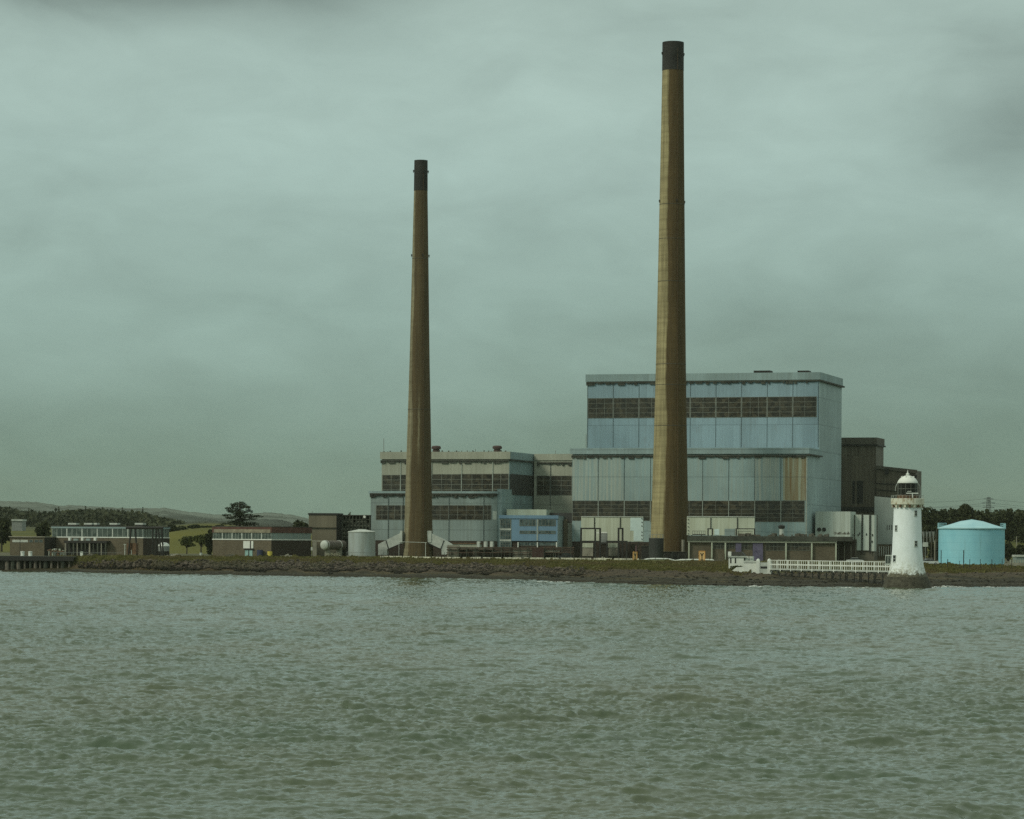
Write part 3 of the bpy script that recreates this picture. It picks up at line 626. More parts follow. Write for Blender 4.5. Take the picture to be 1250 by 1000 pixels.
seams(fl, th_, bx_[1:-1], 564, 604, DL - .12, .3, M_BAR)
MB().box(-.5, ul + .3, -.6, -.01, zl - .5, zl + .3).build('ledge', M_FASC, th_)
gutter(fl, th_, 452, 607, 604, 0, 6); gutter(fl, th_, 452, 607, 603, -.2, 16)
bl = [459, 474, 490, 527, 548, 590.5, 600]
for i, (a, b) in enumerate(zip(bl[:-1], bl[1:])):
    window(fl, th_, a + .3, b - .3, 617, 634.5, 0, 2 if b - a < 30 else 4, 3, bw=.13)
seams(fl, th_, [474, 492, 548, 590.5], 607, 660, -.12, .22, M_SEAM)
MB().bp(fl, 452.3, 607, 659.5, 684, -.06, -.004, zb=0).build('plinth', M_BRICKD, th_)
for a in (532.5, 607):
    p = fl.p(a, 552, DL + 8); m = MB(); k = .27
    m.lathe([(1.15, zu - .5), (1.15, zu + 1.0), (1.0, zu + 1.05), (1.0, zu + 1.3), (1.45, zu + 1.35), (1.5, zu + 1.9), (1.2, zu + 2.3), (0, zu + 2.4)], 16, (p.x, p.y)); m.build('roof_vent', plain('vent_rust_%d' % a, (0.06, 0.04, 0.035), .8), th_)
r = random.Random(3); m = MB()
for k in range(26):
    u = r.uniform(uu0, uu1); m.box(u, u + r.uniform(.1, .5), DL - .3, DL - .1, zu + .2, zu + .2 + r.uniform(.1, .5))
m.tube((uu1 - 12, DL + 3, zu), (uu1 - 12, DL + 3, zu + 1.2), .06); m.build('parapet_debris', M_GUT, th_)
MB().tube(fl.p(468.5, 551, DL + 2), fl.p(468.5, 535, DL + 2), .09).build('aerial', M_STEEL, th_)
MB().bp(fl, 601.5, 606.3, 624, 634.5, -.05, -.004).build('wall_panel', M_WPANEL, th_)
# recessed link block
fk = Fr(655, 931, th=TH)
lk = thing('link_block', 'recessed cream block joining the long hall to the tall blue hall', 'building', fk)
u1 = fk.f(703, 600, 0)[0]; z1 = fk.f(675, 555, 0)[1]
MB().box(-1, u1, 0, 10, 0, z1).build('wall', M_CREAM, lk)
zz0 = fk.f(675, 562, 0)[1]
MB().box(-.9, u1, -.35, -.01, zz0, z1 + .2).build('parapet', M_CREAM, lk); gutter(fk, lk, 656, 699, 565, 0, 8)
window(fk, lk, 655.5, 671.5, 581, 604.5, 0, 2, 4, bw=.13); window(fk, lk, 672.5, 698, 581, 604.5, 0, 2, 4, bw=.15)
seams(fk, lk, [672], 564, 628, -.12, .25, M_SEAM)
MB().tube(fk.p(678, 556, 3), fk.p(678, 550, 3), .08).build('aerial', M_STEEL, lk)
MB().tube(fb.p(715.5, 548, 3), fb.p(715.5, 530, 3), .10).build('lightning_rod', M_STEEL, bh)

# blue office block
fo = Fr(609.5, 892, th=10)
of = thing('office_block', 'small bright blue office block with strip windows between the two halls', 'building', fo)
uo = fo.f(681, 645, 0)[0]; zo = fo.f(650, 629.5, 0)[1]; do = fo.g(690.5, 645, uo)[0]; zb_ = fo.f(650, 660.5, 0)[1]
MB().box(fo.f(624.5, 640, 0)[0], uo - .1, 0, do, zb_, zo).build('upper_wall', M_OFFICE, of)
MB().box(uo - .098, uo, .05, do, 0, zo - .05).build('side_wall', M_SIDE, of)
MB().box(0, fo.f(624.4, 640, 0)[0], .1, do, 0, zo - .4).build('stair_wall', M_FASC, of)
MB().box(fo.f(624.6, 640, 0)[0], uo - .12, .5, do - .1, 0, zb_ - .01).build('ground_wall', M_BRICKD, of)
MB().box(-.2, uo + .15, -.25, -.01, zo - .9, zo + .1).build('parapet', M_OFFICE, of)
for (a, b, p0, p1, nv) in ((634.5, 654, 634.5, 642, 5), (657.5, 678, 634.5, 642, 5), (634.5, 654, 648, 651.5, 5), (657.5, 678, 648, 651.5, 5)):
    window(fo, of, a, b, p0, p1, 0, nv, 1, M_GLASS2, bw=.12)
for p0, p1 in ((634.5, 645), (648.5, 658.5), (662, 668)): window(fo, of, 611, 623.5, p0, p1, .1, 4, 2, M_GLASS2, bw=.12)
for a, b in ((633.5, 655), (657, 678.5)): window(fo, of, a, b, 662, 666, .5, 6, 1, M_GLASS2, bw=.1)
for a in (632.3, 656, 679.3): MB().bp(fo, a - .6, a + .6, 662, 674, -.05, .45, zb=0).build('column', M_WHITE, of)
MB().bp(fo, 655.2, 656.8, 634, 660, -.12, -.004).build('mullion', M_BAR, of)
MB().bp(fo, 610, 624, 645.2, 647.3, -.1, .09).bp(fo, 610, 624, 658.6, 660.8, -.1, .09).build('spandrel', M_WHITED, of)
MB().bp(fo, 618.5, 667, 621.8, 630, 6, do + 4, zb=zo - .3).build('penthouse', M_SCREEN, of)
MB().bp(fo, 667.5, 699, 626, 631, 12, 16, zb=zo - 2).build('duct', M_LOUV, of)
MB().bp(fo, 688, 692, 634, 676, 9, 11, zb=0).build('brick_pier', M_BRICK, of)

# ------------------------------------------------------------------ chimneys
def chimney(px, Y, prof, ycap, mat, label, rings):
    base = P(px, 683, Y); z0 = 4.4
    t = thing('chimney', label, 'chimney', loc=(base.x, Y, z0))
    sx = []
    for py, w in prof: sx.append((w / 2 / F * Y, P(px, py, Y).z - z0))
    sx[0] = (sx[0][0], -.3); zc = P(px, ycap, Y).z - z0
    lo = [q for q in sx if q[1] < zc]; rc = float(np.interp(zc, [q[1] for q in sx], [q[0] for q in sx]))
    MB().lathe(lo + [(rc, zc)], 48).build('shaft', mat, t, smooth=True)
    rt, zt = sx[-1]
    MB().lathe([(rc + .04, zc - .02), (rt + .04, zt), (rt - .5, zt), (rt - .5, zt - 4)], 48).build('soot_cap', M_SOOT, t, smooth=False)
    m = MB(); 
    MB().tube((0, 0, zt - 3.9), (0, 0, zt - 3.8), rt - .45, 32).build('flue_mouth', M_DARK, t)
    for py in rings:
        z = P(px, py, Y).z - z0; rr = float(np.interp(z, [q[1] for q in sx], [q[0] for q in sx]))
        MB().lathe([(rr - .02, z - .12), (rr + .06, z - .06), (rr + .06, z + .06), (rr - .02, z + .06)], 40).build('steel_band', M_CONCD, t)
    for z in (zt - 3.2, P(px, rings[0], Y).z - z0 + 1):
        rr = float(np.interp(z, [q[1] for q in sx], [q[0] for q in sx]))
        for k in range(4):
            a = k * math.pi / 2 + .3; c, s_ = math.cos(a), math.sin(a)
            MB().box(-.16, .16, -.16, .16, -.28, .28).tube((0, 0, -.3), (0, 0, -.6), .08).build('warning_lamp', M_DARK, t, loc=((rr + .3) * c, (rr + .3) * s_, z))
    m = MB(); a = -1.2; c, s_ = math.cos(a), math.sin(a); last = None
    for i in range(60):
        z = 2 + (zt - 4) * i / 59; rr = float(np.interp(z, [q[1] for q in sx], [q[0] for q in sx])) + .18
        p = Vector((rr * c, rr * s_, z)); 
        if last is not None: m.tube(last, p, .05, 4)
        last = p
    m.build('ladder', M_RUST, t)
    return t
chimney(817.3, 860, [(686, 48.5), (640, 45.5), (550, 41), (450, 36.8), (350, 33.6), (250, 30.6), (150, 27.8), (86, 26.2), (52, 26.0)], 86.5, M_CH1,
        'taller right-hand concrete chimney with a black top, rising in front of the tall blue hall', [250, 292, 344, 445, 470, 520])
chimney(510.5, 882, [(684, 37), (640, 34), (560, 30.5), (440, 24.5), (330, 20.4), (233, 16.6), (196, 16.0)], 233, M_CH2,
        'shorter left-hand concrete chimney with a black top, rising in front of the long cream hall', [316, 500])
# white flue ducts either side of the left chimney
fd = Fr(461, 880, th=4)
def duct(pts_out, seam_, label, pr):
    t = thing('flue_duct', label, 'duct', fd, group='white flue ducts beside the left chimney')
    q = [fd.f(a, b, 0) for a, b in pts_out]; MB().prism(q, 0, 4.2).build('duct_casing', M_WHITED, t)
    m = MB(); a = fd.p(*seam_[0], -.05); b = fd.p(*seam_[1], -.05); m.tube(a, b, .14, 6).build('joint_flange', M_DARK, t)
    m = MB(); m.bp(fd, pr[0], pr[1], pr[2], pr[3], -.2, 4.4); m.build('end_plate', M_WHITED, t)
    m = MB(); a = fd.p(*seam_[2], -.1); b = fd.p(*seam_[3], -.1); m.tube(a, b, .16, 6).build('under_flange', M_DARK, t)
duct([(461.5, 677.5), (461.5, 664.5), (472, 659), (491, 649.5), (491, 663.5), (472.5, 670.5), (472.5, 677.5)], ((471, 659.5), (474, 669.5), (473, 671), (490, 663.5)), 'angled white flue duct on the left of the shorter chimney', (488.3, 491, 648, 662))
duct([(521.5, 662), (521.5, 650), (524, 650), (543, 659.5), (552, 665), (550, 677), (539, 677), (539, 670.5)], ((542, 659.8), (538, 670), (521.5, 663), (538, 671)), 'angled white flue duct on the right of the shorter chimney', (521, 526.5, 648, 662))
m = MB(); m.tube(fd.p(487, 661.5, -5.6), fd.p(521, 662.5, -5.6), .07).tube(fd.p(519.5, 662, -5.6), Vector((*fd.p(519.5, 685, -5.6)[:2], -.6)), .09)
m.tube(fd.p(487, 661.5, -5.6), Vector((*fd.p(487, 680, -5.6)[:2], -.6)), .07)
t = thing('pipe_portal', 'thin pale pipe frame crossing the foot of the shorter chimney', 'pipe', fd); m.build('pipe_frame', M_WHITED, t)

# ------------------------------------------------------------------ cream screens and black frames
fs_ = Fr(709.5, 876, th=TH)
def screen(fr, a, b, p0, p1, label, posts, bright, bolts):
    t = thing('panel_screen', label, 'screen', fr, group='cream panel screens at the foot of the tall hall')
    MB().bp(fr, a, b, p0, p1, 0, .6).build('panel', M_SCREEN, t)
    MB().bp(fr, a, b, p0 - .8, p0 + .2, -.2, .8).build('coping', M_WHITED, t)
    for q in posts: MB().bp(fr, q - .4, q + .4, p0 + 1, p0 + 14, -.25, -.005).build('post', M_DARK, t)
    for q in bright: MB().bp(fr, *q, -.06, -.004).build('clean_panel', plain('clean_%d' % q[0], q and (0.52, 0.66, 0.62), .6, .08), t)
    for (x, y) in bolts: MB().bp(fr, x - .45, x + .45, y - .5, y + .5, -.3, -.065).build('bolt', M_DARK, t)
    for k in range(7):
        q = a + (b - a) * (k + .5) / 7; MB().bp(fr, q - .5, q + .5, p1 - .5, 684, .1, .5, zb=0).build('leg', M_DARK, t)
    return t
screen(fs_, 709.5, 785, 631, 661, 'cream panelled screen left of the taller chimney with one pale blue corner', (725.5, 757), ((769.5, 785, 632, 648), (773.5, 785, 648.02, 660.5)), [(783.3, y) for y in (633, 637.5, 642, 649.5, 653.5, 658)])
t = screen(Fr(838.5, 852, th=TH), 838.5, 921, 631, 653.5, 'cream panelled screen right of the taller chimney with black bolts', (867.5, 900), ((872, 878, 646, 653),), [(840, y) for y in (634, 638.5, 643, 647.5, 651.5)])
ffr = Fr(708, 866, th=6)
def portal(legs, beams, label, r_=.42):
    t = thing('steel_frame', label, 'frame', ffr, group='black steel frames before the left cream screen')
    for (x, y0) in legs: MB().bp(ffr, x - 1.0, x + 1.0, y0, 682, 0, .9, zb=-.1).build('leg', M_DARK, t)
    for (a, b, y) in beams: MB().bp(ffr, a, b, y - .9, y + .9, -.003, .9).build('beam', M_DARK, t)
    return t
portal([(709.3, 645), (726.5, 645), (732.5, 645)], [(708.4, 733.4, 645.2), (708.4, 733.4, 661)], 'tallest black steel frame at the left end of the left cream screen')
portal([(741, 661), (755, 645), (760, 645), (765, 661)], [(754, 761, 645.2), (740, 766, 661), (733.5, 741, 663)], 'lower black steel frame nearest the taller chimney')
t = thing('plant_enclosure', 'dark low plant enclosure with pale panels behind the black steel frames', 'building', Fr(709, 872, th=TH)); fe = Fr(709, 872, th=TH)
MB().bp(fe, 709, 786, 664, 684, .2, 2.2, zb=0).build('wall', M_BRICKD, t)
for q in ((711, 724, 663, 668.5), (742, 755, 663, 668.5)): MB().bp(fe, *q, -.1, .19).build('pale_panel', M_SCREEN, t)
for q in ((711, 724, 669, 679), (743, 755, 669, 679)): MB().bp(fe, *q, -.1, .19).build('grey_panel', M_CONC, t)
for q in ((733, 741, 651, 663),): MB().bp(fe, *q, -.3, .19).build('tank', M_STEEL, t)
MB().bp(fe, 728, 741, 649.5, 651, -.4, -.1).build('pipe', M_WHITE, t)
# kit by the right screen
fk2 = Fr(840, 846, th=TH)
t = thing('roof_plant', 'black roof frames and pale casing standing before the right cream screen', 'plant unit', fk2)
for (a, b, y0, y1) in ((863.5, 870, 645, 654), (898, 921.5, 645, 654)):
    MB().bp(fk2, a, b, y0, y0 + 1.2, 0, .5).bp(fk2, a, a + 1.2, y0 + 1.2, y1, 0, .5).bp(fk2, b - 1.2, b, y0 + 1.2, y1, 0, .5).build('frame', M_DARK, t)
MB().bp(fk2, 884.5, 897, 645.5, 653.5, .6, 1.2).build('grey_casing', M_GREY, t)
MB().bp(fk2, 900.5, 918, 648, 653.5, .6, 1.2).build('cream_casing', M_SCREEN, t)
m = MB().bp(fk2, 845, 861, 652, 653.2, 0, .3)
for k in range(8): a = 845 + k * 2.2; m.bp(fk2, a, a + .35, 648, 652, 0, .1)
m.bp(fk2, 845, 861, 648, 648.4, 0, .1).build('guard_rail', M_DARK, t)

# low building right of the taller chimney
fy = Fr(840, 838, th=4)
lb = thing('columned_store', 'long low brown store with white columns behind the white gangway', 'building', fy)
a0, z1 = fy.f(840, 659.5, 0); a1 = fy.f(1021, 665, 0)[0]
MB().box(0, a1, .6, 14, 0, z1 - .05).build('wall', M_BRICK, lb)
MB().box(-.3, a1 + 4.6, -.5, 14.2, z1, fy.f(920, 654.5, 0)[1]).build('roof', M_GUT, lb)
MB().box(-.2, a1, -.2, .55, z1 - .55, z1 - .01).build('eaves_board', M_CREAM, lb)
for a in (841, 869, 885.5, 959.5, 991, 1020.5): MB().bp(fy, a - .85, a + .85, 661.5, 686, -.1, .5, zb=-.2).build('column', M_SCREEN, lb)
for (a, b, p0, p1, nv) in ((871, 884, 662.5, 670, 3), (887, 897, 662, 670, 3), (905, 925, 662, 671, 5), (935, 958, 662, 672, 5), (961, 989, 662, 672, 6)):
    window(fy, lb, a, b, p0, p1, .6, nv, 2, M_GLASS, bw=.09)
for q in ((898, 905, 661, 684), (919, 931.5, 662, 686)):
    MB().bp(fy, *q, .1, .59, zb=0 if q[0] > 910 else 1.5).build('purple_sheeting', M_PURP, lb)
MB().bp(fy, 1022.5, 1046, 658.5, 684, 3, 9, zb=0).build('open_bay', M_BRICKD, lb)
for a in (1023.5, 1031, 1039, 1045): MB().bp(fy, a - .4, a + .4, 657, 686, .5, 1, zb=0).build('bay_post', M_TIMBER, lb)
p = fy.p(954, 652, 3); z = fy.f(954, 654.5, 3)[1]; zt = fy.f(954, 640.5, 3)[1]
MB().lathe([(.62, z - .3), (.62, zt - 1.2)], 14, (p.x, p.y)).build('flue', M_WHITED, lb)
MB().lathe([(.66, zt - 1.2), (.95, zt - .9), (.95, zt - .3), (0, zt)], 14, (p.x, p.y)).build('flue_cowl', M_DARK, lb)
r = random.Random(6); m = MB(); zr = fy.f(920, 654.5, 0)[1]
for k in range(46): u = r.uniform(14, a1 - 2); m.box(u, u + r.uniform(.2, 1.6), r.uniform(1, 3), 4, zr, zr + r.uniform(.1, .9))
m.build('roof_clutter', M_CONCD, lb)
# black tank beside the taller chimney
fq = Fr(801, 846, th=0)
t = thing('black_tank', 'black cylindrical tank with top railing at the foot of the taller chimney', 'tank', fq)
zt = fq.f(801, 657.5, 0)[1]; rr = 9.1 / F * 846
MB().lathe([(rr, -.3), (rr, zt), (rr * .98, zt + .12), (0, zt + .2)], 28).build('shell', plain('black_tank_paint', (0.028, 0.031, 0.027), .6), t)
m = MB(); m.lathe([(rr, zt + 1.05), (rr + .05, zt + 1.1), (rr, zt + 1.15)], 24)
for k in range(12): a = k * math.pi / 6; m.tube((rr * math.cos(a), rr * math.sin(a), zt), (rr * math.cos(a), rr * math.sin(a), zt + 1.1), .05, 4)
m.build('railing', M_STEEL, t)
for i, (a, b, p0, Y) in enumerate(((783, 793, 667, 852), (810, 838, 674, 852))):
    fx = Fr(a, Y, th=8); t = thing('dark_shed', ('low black shed left of the black tank', 'low black lean-to right of the black tank')[i], 'shed', fx)
    MB().bp(fx, a, b, p0, 684, 0, 3, zb=-.1).build('wall', M_DARK, t)
    MB().bp(fx, a - .4, b + .4, p0 - .7, p0, -.2, 3.2).build('roof', M_ROOF, t)
MB_ = MB().tube(fx.p(835, 659, 2), Vector((*fx.p(835, 684, 2)[:2], 0)), .45, 8); tag(MB_.build('vent_pipe', M_CONC, None, loc=fx.o), 'grey vertical pipe between the taller chimney and the right screen', 'pipe')

# ------------------------------------------------------------------ left-hand plant
fcy = Fr(425.5, 868, th=0, py=678)
c = P(441.5, 678, 868 + 4); fcy.o = Vector((c.x, 872, 4.5)); rr = 16.6 / F * 872
t = thing('silver_tank', 'pale silver cylindrical tank with shallow cone roof left of the shorter chimney', 'tank', fcy); zt = P(441.5, 649.5, 872 - rr).z - 4.5; zc = P(441.5, 646.3, 872).z - 4.5
MB().lathe([(rr, -.3), (rr, zt)], 48).build('shell', M_TANKS, t, smooth=True)
MB().lathe([(rr + .12, zt - .1), (rr + .12, zt + .12), (1, zc), (0, zc)], 48).build('roof', M_WHITED, t)
MB().lathe([(rr + .5, -.3), (rr + .5, .5), (rr + .01, .5)], 40).build('foundation', M_CONC, t)
m = MB()
for k in range(20): a = -math.pi / 2 + (k - 10) * .09; m.tube(((rr + 1.4) * math.cos(a), (rr + 1.4) * math.sin(a), -.1), ((rr + 1.4) * math.cos(a), (rr + 1.4) * math.sin(a), 1.5), .04, 4)
m.lathe([(rr + 1.37, 1.45), (rr + 1.43, 1.5), (rr + 1.37, 1.55)], 60, a0=-2.5, a1=-.6); m.build('guard_rail', M_STEEL, t)
# horizontal drum
fh = Fr(396, 866, th=0); t = thing('horizontal_tank', 'rusty horizontal drum tank with a white dished end on saddles', 'tank', fh)
z = fh.f(396, 665.5, 0)[1]; rr = 5.6 / F * 866; d = Vector((.62, 1.0, 0)).normalized()
a = Vector((0, 0, z)); b = a + d * 9.5
m = MB(); m.tube(a, b, rr, 24).build('drum', plain('drum_paint', (0.11, 0.095, 0.075), .7, .4), t, smooth=False)
m = MB(); q = d.cross(Vector((0, 0, 1)))
for (k0, r0), (k1, r1) in zip(((0, 1.02), (.35, .95), (.6, .7), (.75, .35)), ((.35, .95), (.6, .7), (.75, .35), (.8, .01))): m.tube(a - d * (k0 + .01), a - d * (k1 + .01), rr * r0, 24, rr * r1, cap=False)
m.build('dished_end', M_WHITED, t)
m = MB(); m.tube(a + d * 7, a + d * 7.25, rr * 1.06, 24).tube(a + d * .5, a + d * .7, rr * 1.05, 24).build('rib', M_WHITED, t)
for k in (1.5, 7.5): c_ = a + d * k; MB().box(c_.x - .8, c_.x + .8, c_.y - .3, c_.y + .3, -.2, z - rr * .7).build('saddle', M_CONC, t)
# tan tower block with frame
ft = Fr(376.5, 892, th=8); t = thing('transfer_tower', 'tan block with an overhanging upper storey left of the silver tank', 'building', ft)
u1 = ft.f(411, 640, 0)[0]; zt = ft.f(395, 628.5, 0)[1]; d1 = ft.g(418, 640, u1)[0]; zo_ = ft.f(380, 644, 0)[1]
MB().box(0, u1 - .1, 0, min(d1, 16), zo_, zt).box(ft.f(380.5, 650, 0)[0], u1 - .1, .5, min(d1, 16), 0, zo_ - .01).build('wall', M_TOWER, t)
MB().box(u1 - .098, u1, .1, min(d1, 16), 0, zt).build('side_wall', M_DARK, t)
MB().box(-.2, u1 + .2, -.25, min(d1, 16) + .2, zt, zt + .5).build('roof_edge', M_DARK, t)
MB().tube(ft.p(381, 628, 3), ft.p(381, 624, 3), .08).build('aerial', M_STEEL, t)
fg = Fr(418, 897, th=8); t = thing('cooling_rack', 'open framework rack filled with small pale boxes behind the silver tank', 'frame', fg)
u1 = fg.f(451, 640, 0)[0]; zt = fg.f(435, 629.5, 0)[1]
MB().box(0, u1, 2.2, 2.6, 0, zt).build('back_panel', M_BRICKD, t)
m = MB()
for k in range(9): x = u1 * k / 8; m.box(x - .12, x + .12, 0, 2.1, 0, zt)
for k in range(7): z = zt * .45 + zt * .55 * k / 6; m.box(-.1, u1 + .1, .05, 2.05, z - .09, z + .09)
m.build('frame', M_TIMBER, t)
r = random.Random(9); m = MB()
for i in range(8):
    for k in range(5):
        if r.random() < .75: x = u1 * (i + .5) / 8; z = zt * .45 + zt * .55 * (k + .45) / 6; m.box(x - .32, x + .25, .5, 1.5, z - .3, z + r.uniform(.1, .4))
m.build('insulators', M_CONC, t)
MB().box(-.3, u1 + .2, -.2, 2.4, zt, zt + .2).build('roof', M_ROOF, t)
m = MB().bp(fg, 443.5, 446.2, 629.5, 632.5, -.3, -.01).build('floodlight', M_WHITE, t)
fpi = Fr(384, 872, th=0); t = thing('gate_pier', 'white concrete pier under a pipe bracket left of the horizontal drum', 'pier', fpi)
MB().bp(fpi, 381.5, 386.5, 662, 677, 0, 1, zb=-.2).build('pier', M_CONC, t); MB().bp(fpi, 379.5, 382, 668, 672, .1, .6).build('bracket', M_WHITED, t)
MB().bp(fpi, 381, 397, 659.5, 661.5, 0, 1).build('lintel', M_CONC, t)

# brown flat-roofed buildings
def lowhouse(px0, px1, Y, th, px2, yr, y1, y2, y3, label, fascia, glass, nwin, side_glass, sidewall, seed):
    f = Fr(px0, Y, th=th); t = thing('workshop', label, 'building', f)
    u1 = f.f(px1, 650, 0)[0]; zt = f.f(px1, yr, 0)[1]; d1 = f.g(px2, 650, u1)[0]; za = f.f(px1, y1, 0)[1]; zb = f.f(px1, y2, 0)[1]; zc = f.f(px1, y3, 0)[1]
    print('lowhouse', u1, d1, zt)
    MB().box(0, u1 - .1, 0, d1, 0, zc).build('brick_wall', M_BRICK, t)
    MB().box(u1 - .098, u1 + .02, .05, d1, 0, zc - .02).build('side_wall', sidewall, t)
    MB().box(.1, u1 - .1, .1, d1 - .1, zc + .005, zt - .05).build('upper_wall', M_FASC, t)
    MB().box(-.15, u1 + .15, -.15, d1 + .15, za, zt).build('fascia', fascia, t)
    MB().box(-.2, u1 + .2, -.2, d1 + .2, zt + .004, zt + .22).build('roof', M_ROOF, t)
    MB().box(-.1, u1 + .1, -.12, -.003, zc, zc + .3).box(u1 + .025, u1 + .14, -.003, d1, zc, zc + .3).build('sill', M_WHITE, t)
    r = random.Random(seed); w_ = u1 / nwin
    for i in range(nwin):
        x0, x1 = i * w_ + .15, (i + 1) * w_ - .15
        w = MB().box(x0, x1, .02, .095, zc + .3, za - .02).build('window', glass, t); m = MB()
        for k in range(4): x = x0 + (x1 - x0) * k / 3; m.box(x - .06, x + .06, -.03, .015, zc + .3, za - .02)
        m.build('window_frame', M_BAR, w)
        if i: MB().box(i * w_ - .13, i * w_ + .13, -.06, .09, zc + .31, za - .01).build('mullion', M_WHITED, t)
    ns = max(3, int(d1 / 3.2))
    for i in range(ns):
        y0, y1_ = .3 + (d1 - .6) * i / ns + .1, .3 + (d1 - .6) * (i + 1) / ns - .1
        w = MB().box(u1 - .095, u1 - .02, y0, y1_, zc + .32, za - .02).build('window', side_glass, t); m = MB()
        for k in range(3): y = y0 + (y1_ - y0) * k / 2; m.box(u1 - .015, u1 + .03, y - .06, y + .06, zc + .32, za - .02)
        m.build('window_frame', M_BAR, w)
    return f, t, u1, d1, zt
fA, tA, uA, dA, zA = lowhouse(63, 175, 886, 20, 207, 643.3, 645.5, 655.5, 657, 'long flat-roofed brick workshop with a glazed upper band, farthest left', M_FASC, M_TEAL, 6, M_TEAL, M_BRICKD, 1)
for i, (a, b) in enumerate(((83, 93), (102.5, 112), (115, 118), (133.5, 143), (164.5, 174.5))):
    u0, _ = fA.f(a, 640, 5); u1, _ = fA.f(b, 640, 5); z = fA.f(a, 638.5, 5)[1]
    m = MB().box(u0 + .15, u1 - .15, 5.2, 6.8, zA + .2, z - .5).build('vent_curb', M_LOUV, tA); MB().box(u0, u1, 5, 7, z - .5, z).build('roof_vent', M_WHITED, tA)
MB().bp(fA, 78, 130, 660, 663, -2.6, -.01).build('canopy', M_DARK, tA)
for i in range(11): a = 79 + i * 4.9; MB().bp(fA, a, a + (.9 if i % 2 else 1.6), 663.1, 680, -2.5, -2.2, zb=-.2).build('canopy_post', M_TIMBER if i % 3 else M_CONC, tA)
MB().bp(fA, 79, 129, 663.2, 680, -.5, -.02, zb=-.1).build('dark_bay', M_DARK, tA)
for i, a in enumerate((84.5, 92, 100, 107, 115.5)):
    MB().bp(fA, a - 1.2 - (i % 2) * 1.2, a + 1.2 + (i % 2) * 1.4, 656.5 + (i % 2), 660, -2.3, -1.4).build('duct_head', M_WHITE if i % 2 == 0 else M_GREY, tA)
fB, tB, uB, dB_, zB = lowhouse(259.5, 331.5, 878, 30, 380, 643.5, 650.5, 658.2, 659.5, 'flat-roofed brick workshop with peeling red fascia in front of the pine', M_RED, M_TEAL, 6, M_GREY, M_BRICKD, 2)
MB().bp(fB, 261, 330, 646, 650.4, -.2, -.155).build('peeling_board', plain('bleached_board', (0.22, 0.205, 0.14), .8, .4, .7), tB)
MB().bp(fB, 297, 309, 660.5, 669.5, -.2, -.01).build('white_panel', M_WHITE, tB); MB().bp(fB, 305, 306.3, 660.6, 669.4, -.26, -.205).build('panel_strip', M_LOUV, tB)
dd = MB().bp(fB, 299, 308, 671.5, 680, -.15, -.01, zb=0).build('door', plain('teal_door', (0.25, 0.42, 0.38), .5, .3), tB)
MB().bp(fB, 303, 304, 671.6, 680, -.2, -.155, zb=0).build('door_post', M_DARK, dd)
MB().bp(fB, 297.5, 309.5, 669.8, 671.2, -.4, -.01).build('door_canopy', M_DARK, tB)
def drum(px, Y, mat, label, h=1.7, r_=.8):
    p = G(px, Y); o = MB().lathe([(r_, -.1), (r_, h * .33), (r_ * 1.05, h * .34), (r_ * 1.05, h * .37), (r_, h * .38), (r_, h * .68), (r_ * 1.05, h * .7), (r_ * 1.05, h * .72), (r_, h * .74), (r_, h), (r_ * .9, h), (r_ * .9, h - .05), (0, h - .05)], 20).build('drum', mat, None, loc=p)
    return tag(o, label, 'drum')
drum(317.5, 868, M_NAVY, 'dark blue drum at the foot of the red-fascia workshop', 1.9, .9); drum(329.5, 866, M_YEL, 'yellow drum at the corner of the red-fascia workshop', 1.5, .7)
drum(245.5, 860, M_WHITED, 'small white drum on the grass left of the red-fascia workshop', 1.0, .4)
# low brown building far left
f = Fr(12, 880, th=14); t = thing('boat_store', 'low flat brown building behind the jetty at the far left', 'building', f)
u1 = f.f(54, 670, 0)[0]; zt = f.f(35, 656, 0)[1]; d1 = 9
MB().box(0, u1, 0, d1, -.5, zt).build('wall', M_BRICK, t); MB().box(-.3, u1 + .3, -.4, d1, zt + .004, zt + .3).build('roof', M_CONC, t)
MB().box(u1 + .004, u1 + .1, .1, d1 - .1, -.5, zt - .1).build('end_wall', M_DARK, t)
MB().bp(f, 15, 34, 659, 662, -.08, -.004).build('white_panel', M_WHITED, t)
for a in (36, 42.5, 48): window(f, t, a, a + 4, 659, 662, 0, 2, 1, M_GLASS2, bw=.1)
MB().bp(f, 13, 40, 654.5, 656.2, 1.5, 6).build('roof_board', M_RUST, t)
# gantry
f = Fr(155, 866, th=14); t = thing('gantry_crane', 'dark steel gantry on splayed legs before the farthest-left workshop', 'crane', f)
m = MB().tube(f.p(154, 644.5, 0), f.p(199, 644.5, 0), .38, 6).tube(f.p(160, 644.5, 3), f.p(199, 644.5, 3), .3, 6).build('girder', M_DARK, t)
for (a, b, d) in ((160, 156.5, 0), (165, 167.5, 3), (186.5, 186, 0), (191, 189.5, 3), (193, 197.5, 0), (197.5, 199.5, 3)):
    MB().tube(f.p(a, 645, d), Vector((*f.p(b, 680, d)[:2], -.3)), .26, 6).build('leg', M_DARK, t)
MB().tube(f.p(188, 652, 0), f.p(197, 652, 0), .12, 5).tube(f.p(157, 668, 0), f.p(166, 668, 3), .12, 5).build('brace', M_DARK, t)
MB().bp(f, 155, 166, 663, 676, .5, 2.5, zb=.5).build('winch_house', M_RUST, t)
p = G(200, 868); rr = 7 / F * 868
t = thing('domed_tank', 'small white domed tank under the right end of the gantry', 'tank', loc=p); z0 = P(200, 673, 868).z - p.z
MB().lathe([(rr, z0), (rr, z0 + 1.5)], 24).build('shell', M_STEEL, t); MB().lathe([(rr * 1.03, z0 + 1.5), (rr * .9, z0 + 2.1), (rr * .5, z0 + 2.5), (0, z0 + 2.6)], 24).build('dome', M_WHITE, t, smooth=True)
